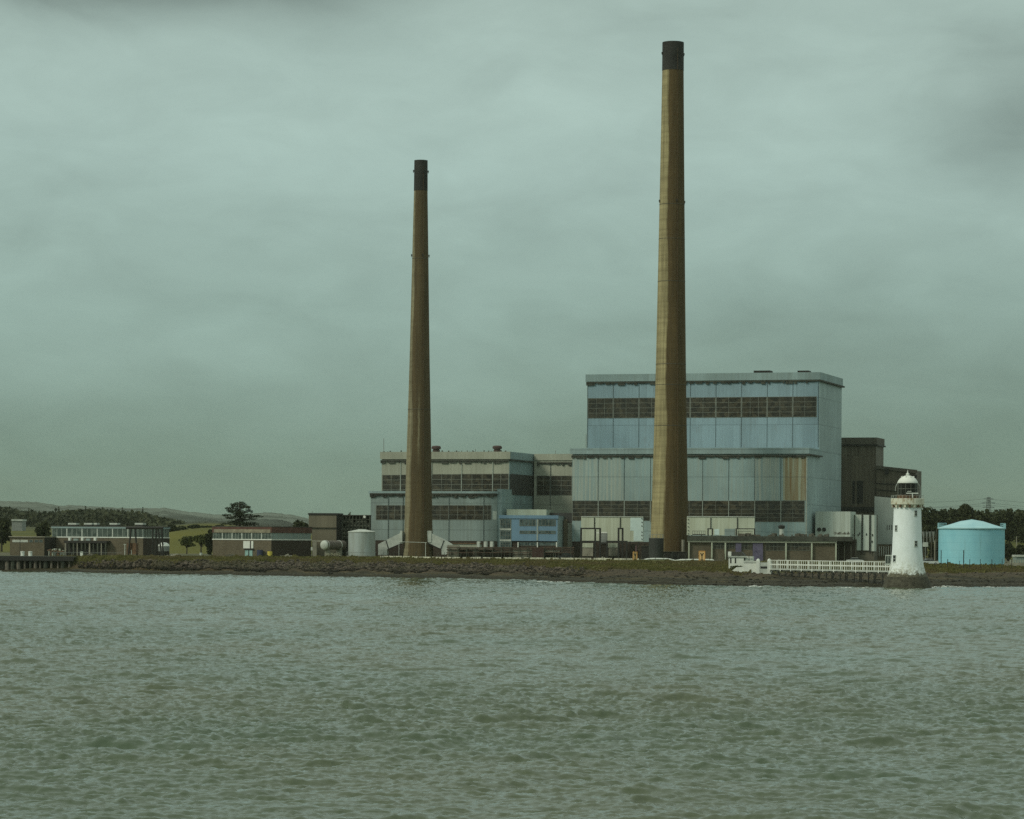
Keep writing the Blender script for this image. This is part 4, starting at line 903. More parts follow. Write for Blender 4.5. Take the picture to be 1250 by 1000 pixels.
for k in range(4): a = k * math.pi / 2 + .6; MB().tube((rr * .8 * math.cos(a), rr * .8 * math.sin(a), -.2), (rr * .8 * math.cos(a), rr * .8 * math.sin(a), z0), .12).build('leg', M_DARK, t)

# ------------------------------------------------------------------ jetty
YJ = 838.0; fj = Fr(-30, YJ, z0=0, th=3)
t = thing('jetty', 'dark timber jetty on piles at the far left of the shore', 'jetty', fj)
zd = fj.f(50, 679, 0)[1]; u0 = fj.f(-60, 680, 0)[0]; u1 = fj.f(90, 680, 0)[0]
MB().box(u0, u1, 0, 14, zd - .35, zd).build('deck', M_TIMBER, t); MB().box(u0, u1, -.3, -.01, zd - 1.3, zd - .05).build('edge_beam', M_DARK, t)
r = random.Random(12); x = fj.f(8, 690, 0)[0]; k = 0
while x < u1 - .5:
    rad = r.choice((.28, .35, .5, .6)); MB().tube((x, .5 + r.uniform(0, .8), -1.5), (x + r.uniform(-.05, .05), .5, zd - .4), rad, 8, rad * .9).build('pile', M_PALET if k % 3 != 1 else M_TIMBER, t)
    MB().tube((x + .8, 6, -1.5), (x + .8, 6, zd - .4), .4, 8).build('pile', M_DARK, t); x += r.uniform(1.3, 2.3); k += 1
MB().box(u0, fj.f(26, 690, 2)[0], 2.5, 3, -1.5, zd - .5).build('sheet_wall', M_CONCD, t)
m = MB(); x = fj.f(60, 680, 0)[0]
while x < u1: m.tube((x, .2, zd), (x, .2, zd + 1.1), .05, 4); x += 1.6
m.tube((fj.f(60, 680, 0)[0], .2, zd + 1.1), (u1 + 14, .2, zd + 1.1), .05, 4).build('handrail', M_STEEL, t)
for i, a in enumerate((27.5, 37)):
    p = fj.w(fj.p(a, 679, 2)); p.z = zd
    MB().lathe([(.55, 0), (.55, 1.0), (.62, 1.05), (.62, 1.3), (0, 1.35)], 16).build('mooring_bollard', M_WHITE, None, loc=p)
    o = bpy.data.objects[-1] if False else None
for i, o in enumerate([o for o in COL.objects if o.name.startswith('mooring_bollard')]):
    tag(o, ('white bollard on the jetty, the left one of the pair', 'white bollard on the jetty, the right one of the pair')[i], 'bollard', 'white bollards on the jetty')
for i, (a, y0) in enumerate(((27, 679), (29.5, 679))):
    pass
fm = Fr(60, 848, z0=zd, th=3); t = thing('jetty_machinery', 'rusty and cream pipework heap at the landward end of the jetty', 'machinery', fm)
r = random.Random(21)
for k in range(9):
    a = 59 + k * 2.1; m = MB().bp(fm, a, a + r.uniform(1, 2.4), 669.5 + r.uniform(0, 4), 679, r.uniform(0, 1), r.uniform(1.5, 2.5), zb=-.02); m.build('casing', (M_CREAM, M_RUST, M_SCREEN, M_WHITED)[k % 4], t)
m = MB()
for k in range(5): m.tube(fm.p(58 + k * 4, 673 + r.uniform(-1, 1), -.2), fm.p(62 + k * 4, 672 + r.uniform(-1, 2), -.2), .18, 8)
m.build('pipework', M_RUST, t)
t = thing('white_cabinet', 'white cabinet on the bank right of the jetty end', 'cabinet', Fr(97.5, 846, th=0, z0=gz(98, 846))); fx = Fr(97.5, 846, th=0, z0=gz(98, 846))
MB().bp(fx, 97.8, 101, 673.8, 679, 0, .8, zb=-.2).build('body', M_WHITE, t); MB().bp(fx, 97.6, 101.2, 673.3, 673.8, -.1, .9).build('lid', M_WHITED, t)
def pole(px, Y, ytop, label, r_=.1, mat=None, arm=0, name='pole', grp=None):
    p = G(px, Y); h = P(px, ytop, Y).z - p.z; t = thing(name, label, 'pole', loc=p, group=grp)
    MB().tube((0, 0, -.4), (0, 0, h), r_, 8, r_ * .7).build('mast', mat or M_STEEL, t)
    if arm: MB().box(-arm, arm, -.08, .08, h - .25, h - .1).build('crossarm', mat or M_STEEL, t)
    return t
pole(24.5, 846, 657, 'tall thin dark pole in front of the low building behind the jetty', .12, M_DARK)
pole(152.5, 846, 664, 'pale pole on the bank left of the gantry', .14, M_WHITED, .4)
pole(160.5, 846, 671, 'short pale pole on the bank under the gantry', .1, M_WHITED)
pole(678, 860, 672, 'thin pole right of the blue office', .08, M_WHITED)
pole(776.5, 850, 666, 'slim pinkish pole beside the left orange notice board', .14, plain('pinkish_pole', (0.22, 0.13, 0.14), .7))
pole(914.5, 690, 675, 'thin dark pole in front of the white gatehouse', .09, M_DARK)

# ------------------------------------------------------------------ odd structures along the quay
f = Fr(545, 862, th=6); t = thing('pipe_rack', 'low rusty brown pipe rack along the foot of the long hall', 'pipe rack', f)
r = random.Random(31)
MB().bp(f, 553, 700, 668, 684, 3, 4.5, zb=-.2).build('back_wall', M_BRICKD, t)
for (a, b, p0, p1, mt) in ((546, 560, 665.5, 677, M_CONC), (562, 601, 669, 672, M_CONCD), (626, 650, 670, 677, M_CONC), (600, 626, 672.5, 674, M_CONCD), (665, 683, 672, 675, M_CONC), (577, 585, 672, 677, M_CONCD)):
    MB().bp(f, a, b, p0, p1, 1.2, 2.9, zb=0 if p1 >= 677 else None).build('low_wall', mt, t)
m = MB()
for y, d in ((668.5, .6), (671, .9), (674.5, .4), (676.5, .8)): m.path([f.p(545 + k * 12, y + r.uniform(-.3, .3), d) for k in range(14)], .12, 6)
m.build('pipe_run', plain('dull_brown_pipe', (0.075, 0.050, 0.032), .85, .4), t)
for k in range(15): a = 548 + k * 10.6; MB().bp(f, a, a + .7, 668, 684, .3, .9, zb=-.2).build('rack_post', M_TIMBER, t)
MB().bp(f, 649.5, 664, 669, 681, 0, 2.6, zb=0).build('rusty_hopper', plain('hopper_rust', (0.045, 0.024, 0.018), .85, .3), t)
f = Fr(546, 884, th=TH); t = thing('store_hut', 'low pale walled lean-to along the plinth of the long hall', 'building', f)
MB().bp(f, 546, 585, 664, 684, 0, 3, zb=0).build('wall', M_CREAM, t); MB().bp(f, 545, 586, 662.8, 664, -.3, 3.2).build('roof', M_RUST, t)
for a in (582, 590.5, 598): MB().bp(f, a, a + 3.4, 661, 670, -.4, 1, zb=1).build('vent_box', M_WHITED, t)
# white kerb line
m = MB(); ks = [(-40 + 0, 0)]
pts = [(462, 677.5, 868), (488, 677.8, 866), (520, 682.3, 843), (560, 682.8, 839), (640, 683.6, 832), (700, 684.2, 828), (780, 684.8, 824)]
pv = [Vector(((a - CX) / F * Y, Y, gz(a, Y))) for a, b, Y in pts]
for a, b in zip(pv[:-1], pv[1:]):
    n = 16
    for k in range(n): p = a.lerp(b, k / n); q = a.lerp(b, (k + .93 - (.55 if (k * 7 + int(a.x)) % 5 == 0 else 0)) / n); m.add([p + Vector((0, -.25, -.2)), q + Vector((0, -.25, -.2)), q + Vector((0, .25, -.2)), p + Vector((0, .25, -.2)), p + Vector((0, -.25, .45)), q + Vector((0, -.25, .45)), q + Vector((0, .25, .45)), p + Vector((0, .25, .45))], [(0, 3, 2, 1), (4, 5, 6, 7), (0, 1, 5, 4), (1, 2, 6, 5), (2, 3, 7, 6), (3, 0, 4, 7)])
tag(m.build('kerb', plain('kerb_stone', (0.5, 0.5, 0.38), .85, .4, .2), None), kind='structure')
# white hose over the quay
def hose(pts, label, r_=.22):
    v = [P(a, b, Y) for a, b, Y in pts]; o = v[0].copy(); m = MB().path([q - o for q in v], r_, 8)
    return tag(m.build('pipeline', M_WHITE, None, loc=o), label, 'pipe', 'white pipelines on the quay')
hose([(779, 685.5, 818), (786, 683.5, 818), (792, 682.4, 818), (800, 682.2, 818), (812, 682.4, 818), (818, 683, 818), (824, 684.7, 818)], 'white pipeline arching between the left orange board and the chimney foot')
hose([(824, 684.8, 817), (831, 683.6, 817), (845, 683.4, 817), (862, 683.4, 817), (868, 683.6, 817), (874, 685, 817), (878, 686, 817)], 'white pipeline arching behind the right orange board')
# orange notice boards
def board(px, Y, yt, yb, w, ry, label):
    p = G(px, Y); t = thing('notice_board', label, 'sign', loc=p, rot=ry, group='orange anchor notice boards on the bank')
    h0 = P(px, yb, Y).z - p.z; h1 = P(px, yt, Y).z - p.z; H = h1 - h0; s_ = w / 2
    MB().box(-s_, s_, 0, .12, h0, h1).build('panel', M_ORL, t)
    MB().box(-s_, s_, -.05, -.002, h1 - .16, h1).box(-s_, s_, -.05, -.002, h0, h0 + .16).box(-s_, -s_ + .16, -.05, -.002, h0 + .16, h1 - .16).box(s_ - .16, s_, -.05, -.002, h0 + .16, h1 - .16).build('border', M_OR, t)
    m = MB(); mz = h0 + H * .5; q = s_ * .55     # upside-down anchor figure: crossed prongs at the top, shank, foot bar
    m.box(-.10, .10, -.04, -.003, h0 + H * .2, h0 + H * .68)
    m.prism([(-.08, h0 + H * .58), (.08, h0 + H * .52), (q, h0 + H * .8), (q - .22, h0 + H * .84)], -.038, -.004)
    m.prism([(.08, h0 + H * .58), (-.08, h0 + H * .52), (-q, h0 + H * .8), (-q + .22, h0 + H * .84)], -.036, -.005)
    m.box(-q * .8, q * .8, -.042, -.006, h0 + H * .17, h0 + H * .24)
    m.build('anchor_symbol', M_DARK, t)
    for x in (-s_ * .6, s_ * .6): MB().tube((x, .2, -.4), (x, .2, h0 + .3), .07, 6).build('post', M_TIMBER, t)
board(775.5, 800, 673.5, 686, 1.35, .5, 'orange anchor board, the left one of two, standing left of the black tank')
board(857, 800, 672.5, 686.5, 1.75, .05, 'orange anchor board, the right one of two, in front of the columned store')

fp0 = None; r = random.Random(55)
for k in range(46):
    px = 470 + k * 9.2 + r.uniform(-1.5, 1.5)
    if 482 < px < 492 or 770 < px < 782 or 850 < px < 862: continue
    p = G(px, 822 if px < 700 else 812)
    if fp0 is None:
        fp0 = thing('fence_post', 'thin dark fence post in the row along the grassy quay edge', 'fence post', loc=p, group='thin fence posts along the quay')
        MB().box(-.05, .05, -.05, .05, -.3, 1.9).build('upright', M_TIMBER, fp0); MB().tube((0, 0, 1.85), (.25, -.2, 2.15), .03, 4).build('outrigger', M_STEEL, fp0)
    else:
        q = dup(fp0, p, r.uniform(-.3, .3)); q.scale = (1, 1, r.uniform(.75, 1.1))
for i, (px, Y, w, l) in enumerate(((112, 850, 5, 'grey rubble heap on the bank right of the jetty'), (214, 852, 6, 'grey rubble heap on the bank below the thin trees'), (283, 862, 5, 'low rubble heap at the foot of the red-fascia workshop'), (352, 858, 7, 'rubble heap at the foot of the dark end wall of the red-fascia workshop'), (583, 840, 5, 'rubble heap beneath the rusty pipe rack'), (735, 828, 6, 'rubble heap beneath the black steel frames'), (876, 770, 5, 'pale rubble heap left of the white gatehouse'))):
    m = MB(); q = random.Random(i); m.add([(-w * .34, -.9, -.3), (w * .34, -.8, -.3), (w * .36, .9, -.3), (-w * .33, .8, -.3), (-w * .16, -.3, .28), (w * .14, -.35, .33), (w * .17, .4, .26), (-w * .14, .3, .3)], [(0, 3, 2, 1), (4, 5, 6, 7), (0, 1, 5, 4), (1, 2, 6, 5), (2, 3, 7, 6), (3, 0, 4, 7)])
    for k in range(26):
        x, y, s_ = max(-w * .36, min(w * .36, q.gauss(0, w * .16))), q.gauss(0, .4), q.uniform(.12, .42); z = max(0, .5 - abs(x) * .25) * q.random()
        m.add([(x - s_, y - s_, z - .2), (x + s_ * .9, y - s_ * .8, z - .2), (x + s_, y + s_, z - .2), (x - s_ * .8, y + s_, z - .2), (x - s_ * .6, y - s_ * .5, z + s_), (x + s_ * .5, y - s_ * .4, z + s_ * .8), (x + s_ * .4, y + s_ * .5, z + s_), (x - s_ * .5, y + s_ * .5, z + s_ * .7)], [(0, 3, 2, 1), (4, 5, 6, 7), (0, 1, 5, 4), (1, 2, 6, 5), (2, 3, 7, 6), (3, 0, 4, 7)])
    o = m.build('rubble_heap', M_CONC if i % 2 else M_CONCD, None, loc=G(px, Y)); tag(o, l, 'rubble')
# ------------------------------------------------------------------ vehicles
def car(px, Y, L_, W_, H_, rot, paint, label, name='parked_car', z=None):
    p = G(px, Y)
    if z is not None: p.z = z
    t = thing(name, label, 'car', loc=p, rot=rot); l = L_ / 2
    body = [(-l, .35), (-l, .8), (-l * .92, .92), (-l * .5, .98), (l * .45, 1.0), (l * .9, .9), (l, .7), (l, .35)]
    MB().prism(body, -W_ / 2, W_ / 2).build('body', paint, t)
    MB().prism([(-l * .62, .985), (-l * .36, H_ - .06), (l * .32, H_ - .06), (l * .62, .99)], -W_ / 2 + .1, W_ / 2 - .1).build('windows', M_CARG, t)
    MB().prism([(-l * .36, H_ - .055), (-l * .3, H_), (l * .28, H_), (l * .32, H_ - .055)], -W_ / 2 + .08, W_ / 2 - .08).build('roof', paint, t)
    for x in (-l * .62, l * .62):
        for s_ in (-1, 1):
            y = s_ * (W_ / 2 - .08); w = MB().tube((x, y - .11, .33), (x, y + .11, .33), .33, 16).build('wheel', M_TYRE, t); MB().tube((x, y + s_ * .112, .33), (x, y + s_ * .125, .33), .2, 10).build('rim', M_STEEL, w)
    for s_ in (-1, 1): MB().box(-l - .03, -l + .05, s_ * W_ * .35 - .15, s_ * W_ * .35 + .15, .62, .76).build('headlight', M_WHITE, t)
    return t
car(691, 858, 4.6, 1.9, 1.75, 0.0, plain('black_car_paint', (0.02, 0.02, 0.02), .3, .1), 'dark car with pale front parked below the blue office')
car(1044, 760, 4.4, 1.8, 1.5, 0.0, plain('white_car_paint', (0.6, 0.64, 0.6), .3, .05), 'white car parked behind the gangway left of the lighthouse')
car(1134, 752, 4.8, 1.9, 1.5, 0.2, MATS['white_car_paint'], 'white car parked right of the lighthouse foot', z=gz(1134, 752))

# ------------------------------------------------------------------ gatehouse and gangway
YG = 700.0; fgt = Fr(890, YG, z0=2.7, th=10)
t = thing('gatehouse', 'little white gatehouse with dark roof and white walls at the shore end of the gangway', 'building', fgt)
u0, zt = fgt.f(889.5, 678.5, 0); u1 = fgt.f(908, 680, 0)[0]; u2 = fgt.f(918.5, 680, 0)[0]
MB().box(u0, u1, 0, 4, 0, zt).build('main_wall', M_WHITE, t); MB().box(u1 + .004, u2, .4, 4, 0, zt - .1).build('annex_wall', M_WHITE, t)
zr = fgt.f(900, 673.8, 0)[1]
MB().prism([(fgt.f(892.8, 678, 0)[0], zt), (u1 + .3, zt), (u1 - .6, zr), (fgt.f(893.4, 678, 0)[0], zr)], -.2, 4).build('roof', M_ROOF, t)
MB().box(u0 - .15, fgt.f(892.7, 678, 0)[0], -.1, .9, zt, zr + .05).build('turret', M_WHITE, t)
MB().box(u0 - .15, u2 + .1, -.25, -.005, zt - .35, zt - .1).build('eaves_band', M_WHITED, t)
for a, b in ((891.3, 892.7), (897, 898.4)): MB().bp(fgt, a, b, 681, 687.5, -.08, -.004).build('slit_window', M_DARK, t)
MB().bp(fgt, 906.8, 909.8, 681, 684, .3, .395).build('window', M_DARK, t)
fgw = Fr(892, 688, z0=2.2, th=10); t = thing('quay_wall', 'low white wall with capped piers stepping down from the gatehouse to the gangway', 'wall', fgw)
MB().bp(fgw, 908, 925, 687, 699, 0, 1, zb=-1).build('wall', M_WHITE, t); MB().bp(fgw, 907.5, 924, 684.8, 687, -.12, 1.1).build('coping', M_WHITED, t)
q0, z0_ = fgw.f(892.5, 697.5, .2); q1, z1_ = fgw.f(899, 692.5, .2); q2, z2_ = fgw.f(907.9, 692, .2); MB().prism([(q0, z0_), (q0, z0_ - 1.2), (q2, z0_ - 1.6), (q2, z2_), (q1, z1_)], .2, .9).build('ramp_wall', M_WHITE, t)
MB().bp(fgw, 925.02, 941, 686.8, 700.5, -1, 2, zb=-1.5).build('landing_block', M_WHITED, t)
MB().bp(fgw, 928.5, 937, 691.5, 694, -1.06, -1.004).build('recess', M_DARK, t)
for a in (925.5, 939):
    p = fgw.p(a, 690, -.6); z = fgw.f(a, 684.5, -.6)[1]; MB().box(p.x - .4, p.x + .4, -1.1, -.2, -1, z).lathe([(.45, z), (.3, z + .35), (0, z + .5)], 12, (p.x, -.65)).build('pier', M_WHITE, t)
for i_, (px_, yt_) in enumerate(((896, 689.5), (902, 690.5))):
    p = P(px_, 692.5, 694); t2 = thing('bush', ('low dark bush before the gatehouse wall, the left one', 'low dark bush before the gatehouse wall, the right one')[i_], 'bush', loc=p, group='low bushes before the gatehouse')
    BUSHES.append((t2, i_))
A = P(940, 695, 684); B_ = P(1092, 695, 645); A.z = B_.z = 0
dv = (B_ - A); Lg = dv.length; ang = math.atan2(dv.y, dv.x); zdk = P(1010, 695.3, 668).z
t = thing('gangway', 'long white railed gangway on dark piles leading to the lighthouse', 'walkway', loc=(A.x, A.y, 1.0), rot=ang); zk = zdk - 1.0
MB().box(0, Lg, 0, 2.0, zk - .3, zk).build('deck', M_WHITED, t)
HR = (P(1010, 684.6, 668).z - 1.0)
for y in (-.06, 2.0):
    m = MB(); n = int(Lg / .8); m.box(0, Lg, y - .02, y + .08, HR - .13, HR).box(0, Lg, y - .03, y + .09, zk + (HR - zk) * (.4 if y < 0 else .46), zk + (HR - zk) * .54)
    for k in range(0, n + 1, 1 if y < 0 else 5): x = Lg * k / n; w = .07 if k % 5 else .13; m.box(x - w, x + w, y, y + .06, zk - (.0 if k % 5 else .55), HR - .01)
    m.build('railing', M_WHITE, t)
n = int(Lg / 3.3)
for k in range(18):
    x = Lg * (k + .3) / 18
    for y in ((.2,) if k % 2 else (.2, 1.8)): MB().tube((x, y, -2.2), (x, y, zk - .55), .13, 6).build('pile', M_DARK, t)
m = MB()
for k in range(18):
    x = Lg * (k + .3) / 18; m.box(x - .9, x + .9, .05, 1.95, zk - .62, zk - .31).tube((x, .2, zk - 1.5), (x + 1.1, .2, zk - .5), .08, 5).tube((x, .2, zk - 1.5), (x - 1.1, .2, zk - .5), .08, 5)
m.build('cross_beam', M_TIMBER, t)

# ------------------------------------------------------------------ lighthouse
YL = 637.0; bx = P(1107.2, 700, YL)
lt = thing('lighthouse', 'white tapering lighthouse with flared foot and domed lantern at the water edge', 'lighthouse', loc=(bx.x, YL, -.3))
k_ = YL / F
def zL(py): return P(1107.2, py, YL).z + .3
MB().lathe([(33.5 * k_, -1.5), (30.5 * k_, zL(718)), (28 * k_, zL(711)), (25.3 * k_, zL(704.5)), (24.6 * k_, zL(704))], 48).build('rock_base', M_LHB, lt)
MB().lathe([(24.7 * k_, zL(705)), (22.2 * k_, zL(698)), (20.3 * k_, zL(691)), (19.2 * k_, zL(684)), (18.3 * k_, zL(672)), (17.6 * k_, zL(655)), (17.0 * k_, zL(635)), (16.6 * k_, zL(620))], 64).build('tower', M_LH, lt, smooth=True)
MB().lathe([(16.6 * k_, zL(620.2)), (16.8 * k_, zL(619)), (19.4 * k_, zL(616.4)), (20.2 * k_, zL(616)), (20.2 * k_, zL(609)), (19.7 * k_, zL(608.7)), (19.5 * k_, zL(614)), (8 * k_, zL(614))], 32).build('gallery', M_GAL, lt)
for k in range(20):
    a = 2 * math.pi * k / 20; MB().box(-.16, .16, -.2, .25, -.3, .35).build('corbel', M_RUST if k % 2 else M_GAL, lt, loc=(18.4 * k_ * math.cos(a), 18.4 * k_ * math.sin(a), zL(618))).rotation_euler = (0, 0, a)
MB().lathe([(12.6 * k_, zL(614.2)), (12.6 * k_, zL(604.6)), (12.2 * k_, zL(604.4))], 24).build('lantern_wall', M_RUST, lt)
MB().lathe([(11.6 * k_, zL(604.6)), (11.6 * k_, zL(589.9))], 16).build('lantern_glazing', plain('lantern_glass', (0.012, 0.013, 0.009), .35, .1, spec=.2), lt)
m = MB()
for k in range(12): a = 2 * math.pi * k / 12 + .2; c, s_ = math.cos(a) * 12 * k_, math.sin(a) * 12 * k_; m.tube((c, s_, zL(604.5)), (c, s_, zL(590)), .045, 5)
for z in (zL(590.2), zL(597)): m.lathe([(11.8 * k_, z - .05), (12.15 * k_, z), (11.8 * k_, z + .05)], 24)
m.build('astragal', M_BARD, lt)
MB().lathe([(12.6 * k_, zL(590)), (12.7 * k_, zL(589.4)), (11.6 * k_, zL(587)), (9.6 * k_, zL(584.4)), (7 * k_, zL(582.3)), (4 * k_, zL(581)), (1.6 * k_, zL(580.4)), (1.2 * k_, zL(579.8))], 32).build('dome', M_WHITE, lt, smooth=True)
MB().lathe([(1.2 * k_, zL(580)), (2.2 * k_, zL(579.6)), (2.2 * k_, zL(578.4)), (.8 * k_, zL(577.6)), (.5 * k_, zL(575.6)), (.15 * k_, zL(574.2)), (0, zL(573.8))], 16).build('finial', M_WHITE, lt)
m = MB()
for k in range(8): a = 2 * math.pi * k / 8 + .4; r0 = 7.6 * k_; m.box(r0 * math.cos(a) - .1, r0 * math.cos(a) + .1, r0 * math.sin(a) - .1, r0 * math.sin(a) + .1, zL(583.4), zL(581.3))
m.build('dome_stud', M_WHITE, lt)
for s_ in (-1, 1):
    pts_ = [Vector((s_ * (12 + 3.2 * math.sin(q * math.pi / 2)) * k_, -.3, zL(590.5 + 9 * (1 - math.cos(q * math.pi / 2))))) for q in np.linspace(0, 1, 7)]
    if s_ > 0: pts_.append(Vector((15.2 * k_, -.3, zL(609)))); 
    MB().path(pts_, .06, 6).build('davit', M_WHITED, lt)
m = MB(); m.box(-3.3 * k_, 11.3 * k_, -12.9 * k_, -12.6 * k_, zL(603), zL(601.8)).box(3.6 * k_, 4.7 * k_, -12.9 * k_, -12.6 * k_, zL(608), zL(603)).box(-2.2 * k_, 3 * k_, -12.85 * k_, -12.65 * k_, zL(600.4), zL(599.8))
m.build('cleaning_bracket', M_WHITE, lt)
m = MB(); 
for k in range(28): a = 2 * math.pi * k / 28; c, s_ = math.cos(a) * 19.9 * k_, math.sin(a) * 19.9 * k_; m.tube((c, s_, zL(609)), (c, s_, zL(605)), .03, 4)
m.lathe([(19.8 * k_, zL(605.1)), (20 * k_, zL(604.9)), (19.8 * k_, zL(604.8))], 36).build('gallery_rail', M_WHITED, lt)
def lh_win(px, y0, y1, w, door=False):
    rr = float(np.interp((y0 + y1) / 2, [620, 655, 684], [16.6, 17.6, 19.2])) * k_; xx = (px - 1107.6) * k_; xx = max(-rr * .93, min(rr * .93, xx)); a = math.asin(xx / rr)
    c = Vector((xx, -rr * math.cos(a), 0)); z0, z1 = zL(y1), zL(y0)
    w_ = MB().box(-w / 2, w / 2, -.06, .2, z0, z1).build('door' if door else 'window', M_CARG, lt, loc=c); w_.rotation_euler = (0, 0, a)
    m = MB().box(-w / 2 - .07, -w / 2, -.09, .1, z0, z1).box(w / 2, w / 2 + .07, -.09, .1, z0, z1).box(-w / 2 - .12, w / 2 + .12, -.16, .1, z0 - .14, z0 - .002).box(-w / 2, w / 2, -.085, -.062, (z0 + z1) / 2 - .05, (z0 + z1) / 2 + .05)
    if not door: m.box(-.03, .03, -.08, -.063, z0, z1)
    m.build('frame', M_WHITED, w_)
lh_win(1115.6, 623.3, 629.6, .62); lh_win(1115.9, 660.2, 666.6, .66); lh_win(1092.9, 641.5, 648, .62); lh_win(1091.0, 678, 686.5, .8, True)
f = Fr(1080.5, 640, z0=zdk, th=0); t = thing('entry_shelter', 'small glazed white porch between the gangway end and the lighthouse', 'shelter', f)
MB().bp(f, 1080.5, 1091, 688, 690, 0, 1.4).bp(f, 1081.5, 1090.5, 677.6, 678.8, 0, 1.4).build('frame_board', M_WHITED, t)
MB().bp(f, 1081.3, 1090.3, 679, 688, .2, 1.2).build('glazing', M_TEAL, t)
for a in (1081.1, 1084, 1087, 1090.2): MB().bp(f, a - .25, a + .25, 678.8, 688, .05, .18).build('post', M_WHITED, t)

# ------------------------------------------------------------------ cyan tank
YC = 762.0; cxy = P(1185.8, 690, YC); rr = 40.0 / F * YC; zb = 4.3
t = thing('storage_tank', 'large bright cyan storage tank with low cone roof at the right', 'tank', loc=(cxy.x, YC, zb)); zt = P(1185.8, 644.5, YC - rr).z - zb; zc = P(1185.8, 634.6, YC).z - zb
MB().lathe([(rr, -.2), (rr, zt)], 96).build('shell', M_CYAN, t, smooth=True)
MB().lathe([(rr + .02, zt - .25), (rr + .28, zt - .25), (rr + .28, zt + .02), (rr * .72, zt + .75), (rr * .35, zt + 1.75), (0, zc + .1)], 96).build('roof', M_CYANR, t, smooth=False)
MB().lathe([(rr + .5, -.3), (rr + .5, .25), (rr + .01, .25)], 60).build('foundation', M_CONC, t)
for a0 in (math.pi * .72, -.5):
    m = MB(); n = 14; a1 = a0 + .9
    for k in range(n + 1):
        a = a0 + (a1 - a0) * k / n; c, s_ = (rr + .2) * math.cos(a), (rr + .2) * math.sin(a); m.tube((c, s_, zt), (c, s_, zt + 1.25), .05, 4)
        if k: 
            for z in (zt + .65, zt + 1.25): m.tube(lastp + Vector((0, 0, z)), Vector((c, s_, z)), .06, 4)
        lastp = Vector((c, s_, 0))
    m.build('roof_rail', M_CYANR, t)
# fence posts
fp_px = [(1149, 672, .09), (1157, 683, .09), (1167, 688, .07), (1171.5, 685, .06), (1176.5, 672, .12), (1184, 683, .08), (1197, 683, .07), (1211, 683, .08), (1215, 688, .07), (1223.5, 683, .07), (1235, 683, .06)]
m = None
for i, (a, y, r_) in enumerate(fp_px):
    p = G(a, 735); h = P(a, y, 735).z - p.z; o = MB().tube((0, 0, -.4), (0, 0, h), r_, 6).add([], []).lathe([(r_ * 1.4, h), (0, h + .12)], 6).build('fence_post', M_DARK, None, loc=p)
    tag(o, 'thin dark fence post on the grass before the cyan tank' if i not in (0, 4) else ('tall dark fence post at the left edge of the cyan tank', 'tallest dark fence post before the middle of the cyan tank')[i == 4], 'fence post', 'fence posts before the cyan tank')
f = Fr(1226, 748, th=2); t = thing('boundary_wall', 'low pale slatted wall right of the cyan tank', 'wall', f)
MB().bp(f, 1226, 1262, 687, 692, 0, .4, zb=-.3).build('wall', M_CONC, t)
for k in range(10): a = 1233 + k * 3; MB().bp(f, a, a + 1.5, 683.5, 687, .05, .35).build('pillar', M_CREAM, t)
f = Fr(1240, 800, th=0, z0=4.6); t = thing('small_hut', 'small grey hut at the right edge behind the slatted wall', 'building', f)
MB().bp(f, 1240, 1268, 680, 690, 0, 5, zb=-.2).build('wall', M_GREY, t); MB().bp(f, 1239.5, 1268.5, 677.5, 679.9, -.3, 5.3).build('roof', M_WHITED, t)
f = Fr(1128, 790, th=0, z0=4.6); t = thing('substation_rack', 'grey steel substation rack between the lighthouse and the cyan tank', 'frame', f)
m = MB()
for a, y in ((1128, 650), (1132, 652), (1137, 648), (1142, 651), (1143.5, 645)): m.bp(f, a - .3, a + .3, y, 690, 0, .3, zb=-.2)
m.bp(f, 1126, 1144, 656, 656.6, 0, .25).build('post_frame', M_CONCD, t)
for a in (1127.5, 1131.5, 1135.5, 1139.5):
    p = f.p(a, 650, .1); MB().lathe([(.5, f.f(a, 649, 0)[1]), (.12, f.f(a, 657, 0)[1]), (.1, f.f(a, 662, 0)[1])], 8, (p.x, .1)).build('insulator', M_STEEL, t)
MB().bp(f, 1126.5, 1133, 662, 667.5, -.2, -.01).build('sign_plate', M_WHITED, t)
MB().bp(f, 1129.3, 1130, 667.5, 690, -.2, 0, zb=-.2).build('sign_post', M_STEEL, t)
MB().bp(f, 1140.5, 1141.8, 660, 690, -.3, 0, zb=-.2).build('concrete_post', M_CONC, t)
MB().bp(f, 1128, 1141, 680.5, 690, .6, 3, zb=-.2).build('low_wall', M_CONCD, t)

# ------------------------------------------------------------------ pylons and lines
def pylon(px, Y, ytop, ybase, label):
    b = P(px, ybase, Y); h = P(px, ytop, Y).z - b.z; t = thing('pylon', label, 'pylon', loc=(b.x, Y, b.z), rot=.3); m = MB(); w0, w1 = h * .075, h * .03
    for s1 in (-1, 1):
        for s2 in (-1, 1): m.tube((s1 * w0, s2 * w0, 0), (s1 * w1, s2 * w1, h), .16, 4)
    for k in range(8):
        z0, z1 = h * k / 8, h * (k + 1) / 8; a = w0 + (w1 - w0) * k / 8; c = w0 + (w1 - w0) * (k + 1) / 8
        for s_ in (-1, 1): m.tube((-a, s_ * a, z0), (c, s_ * c, z1), .07, 4).tube((a, s_ * a, z0), (-c, s_ * c, z1), .07, 4)
    m.build('lattice', M_STEELF, t)
    for k, (z, l) in enumerate(((h * .72, .18), (h * .84, .2), (h * .95, .15))): MB().tube((-h * l, 0, z), (h * l, 0, z), .14, 4).tube((-h * l, 0, z), (0, 0, z + h * .05), .08, 4).tube((h * l, 0, z), (0, 0, z + h * .05), .08, 4).build('crossarm', M_STEELF, t)
    return t
pylon(1206.5, 1500, 607, 652, 'grey lattice pylon rising behind the cyan tank')
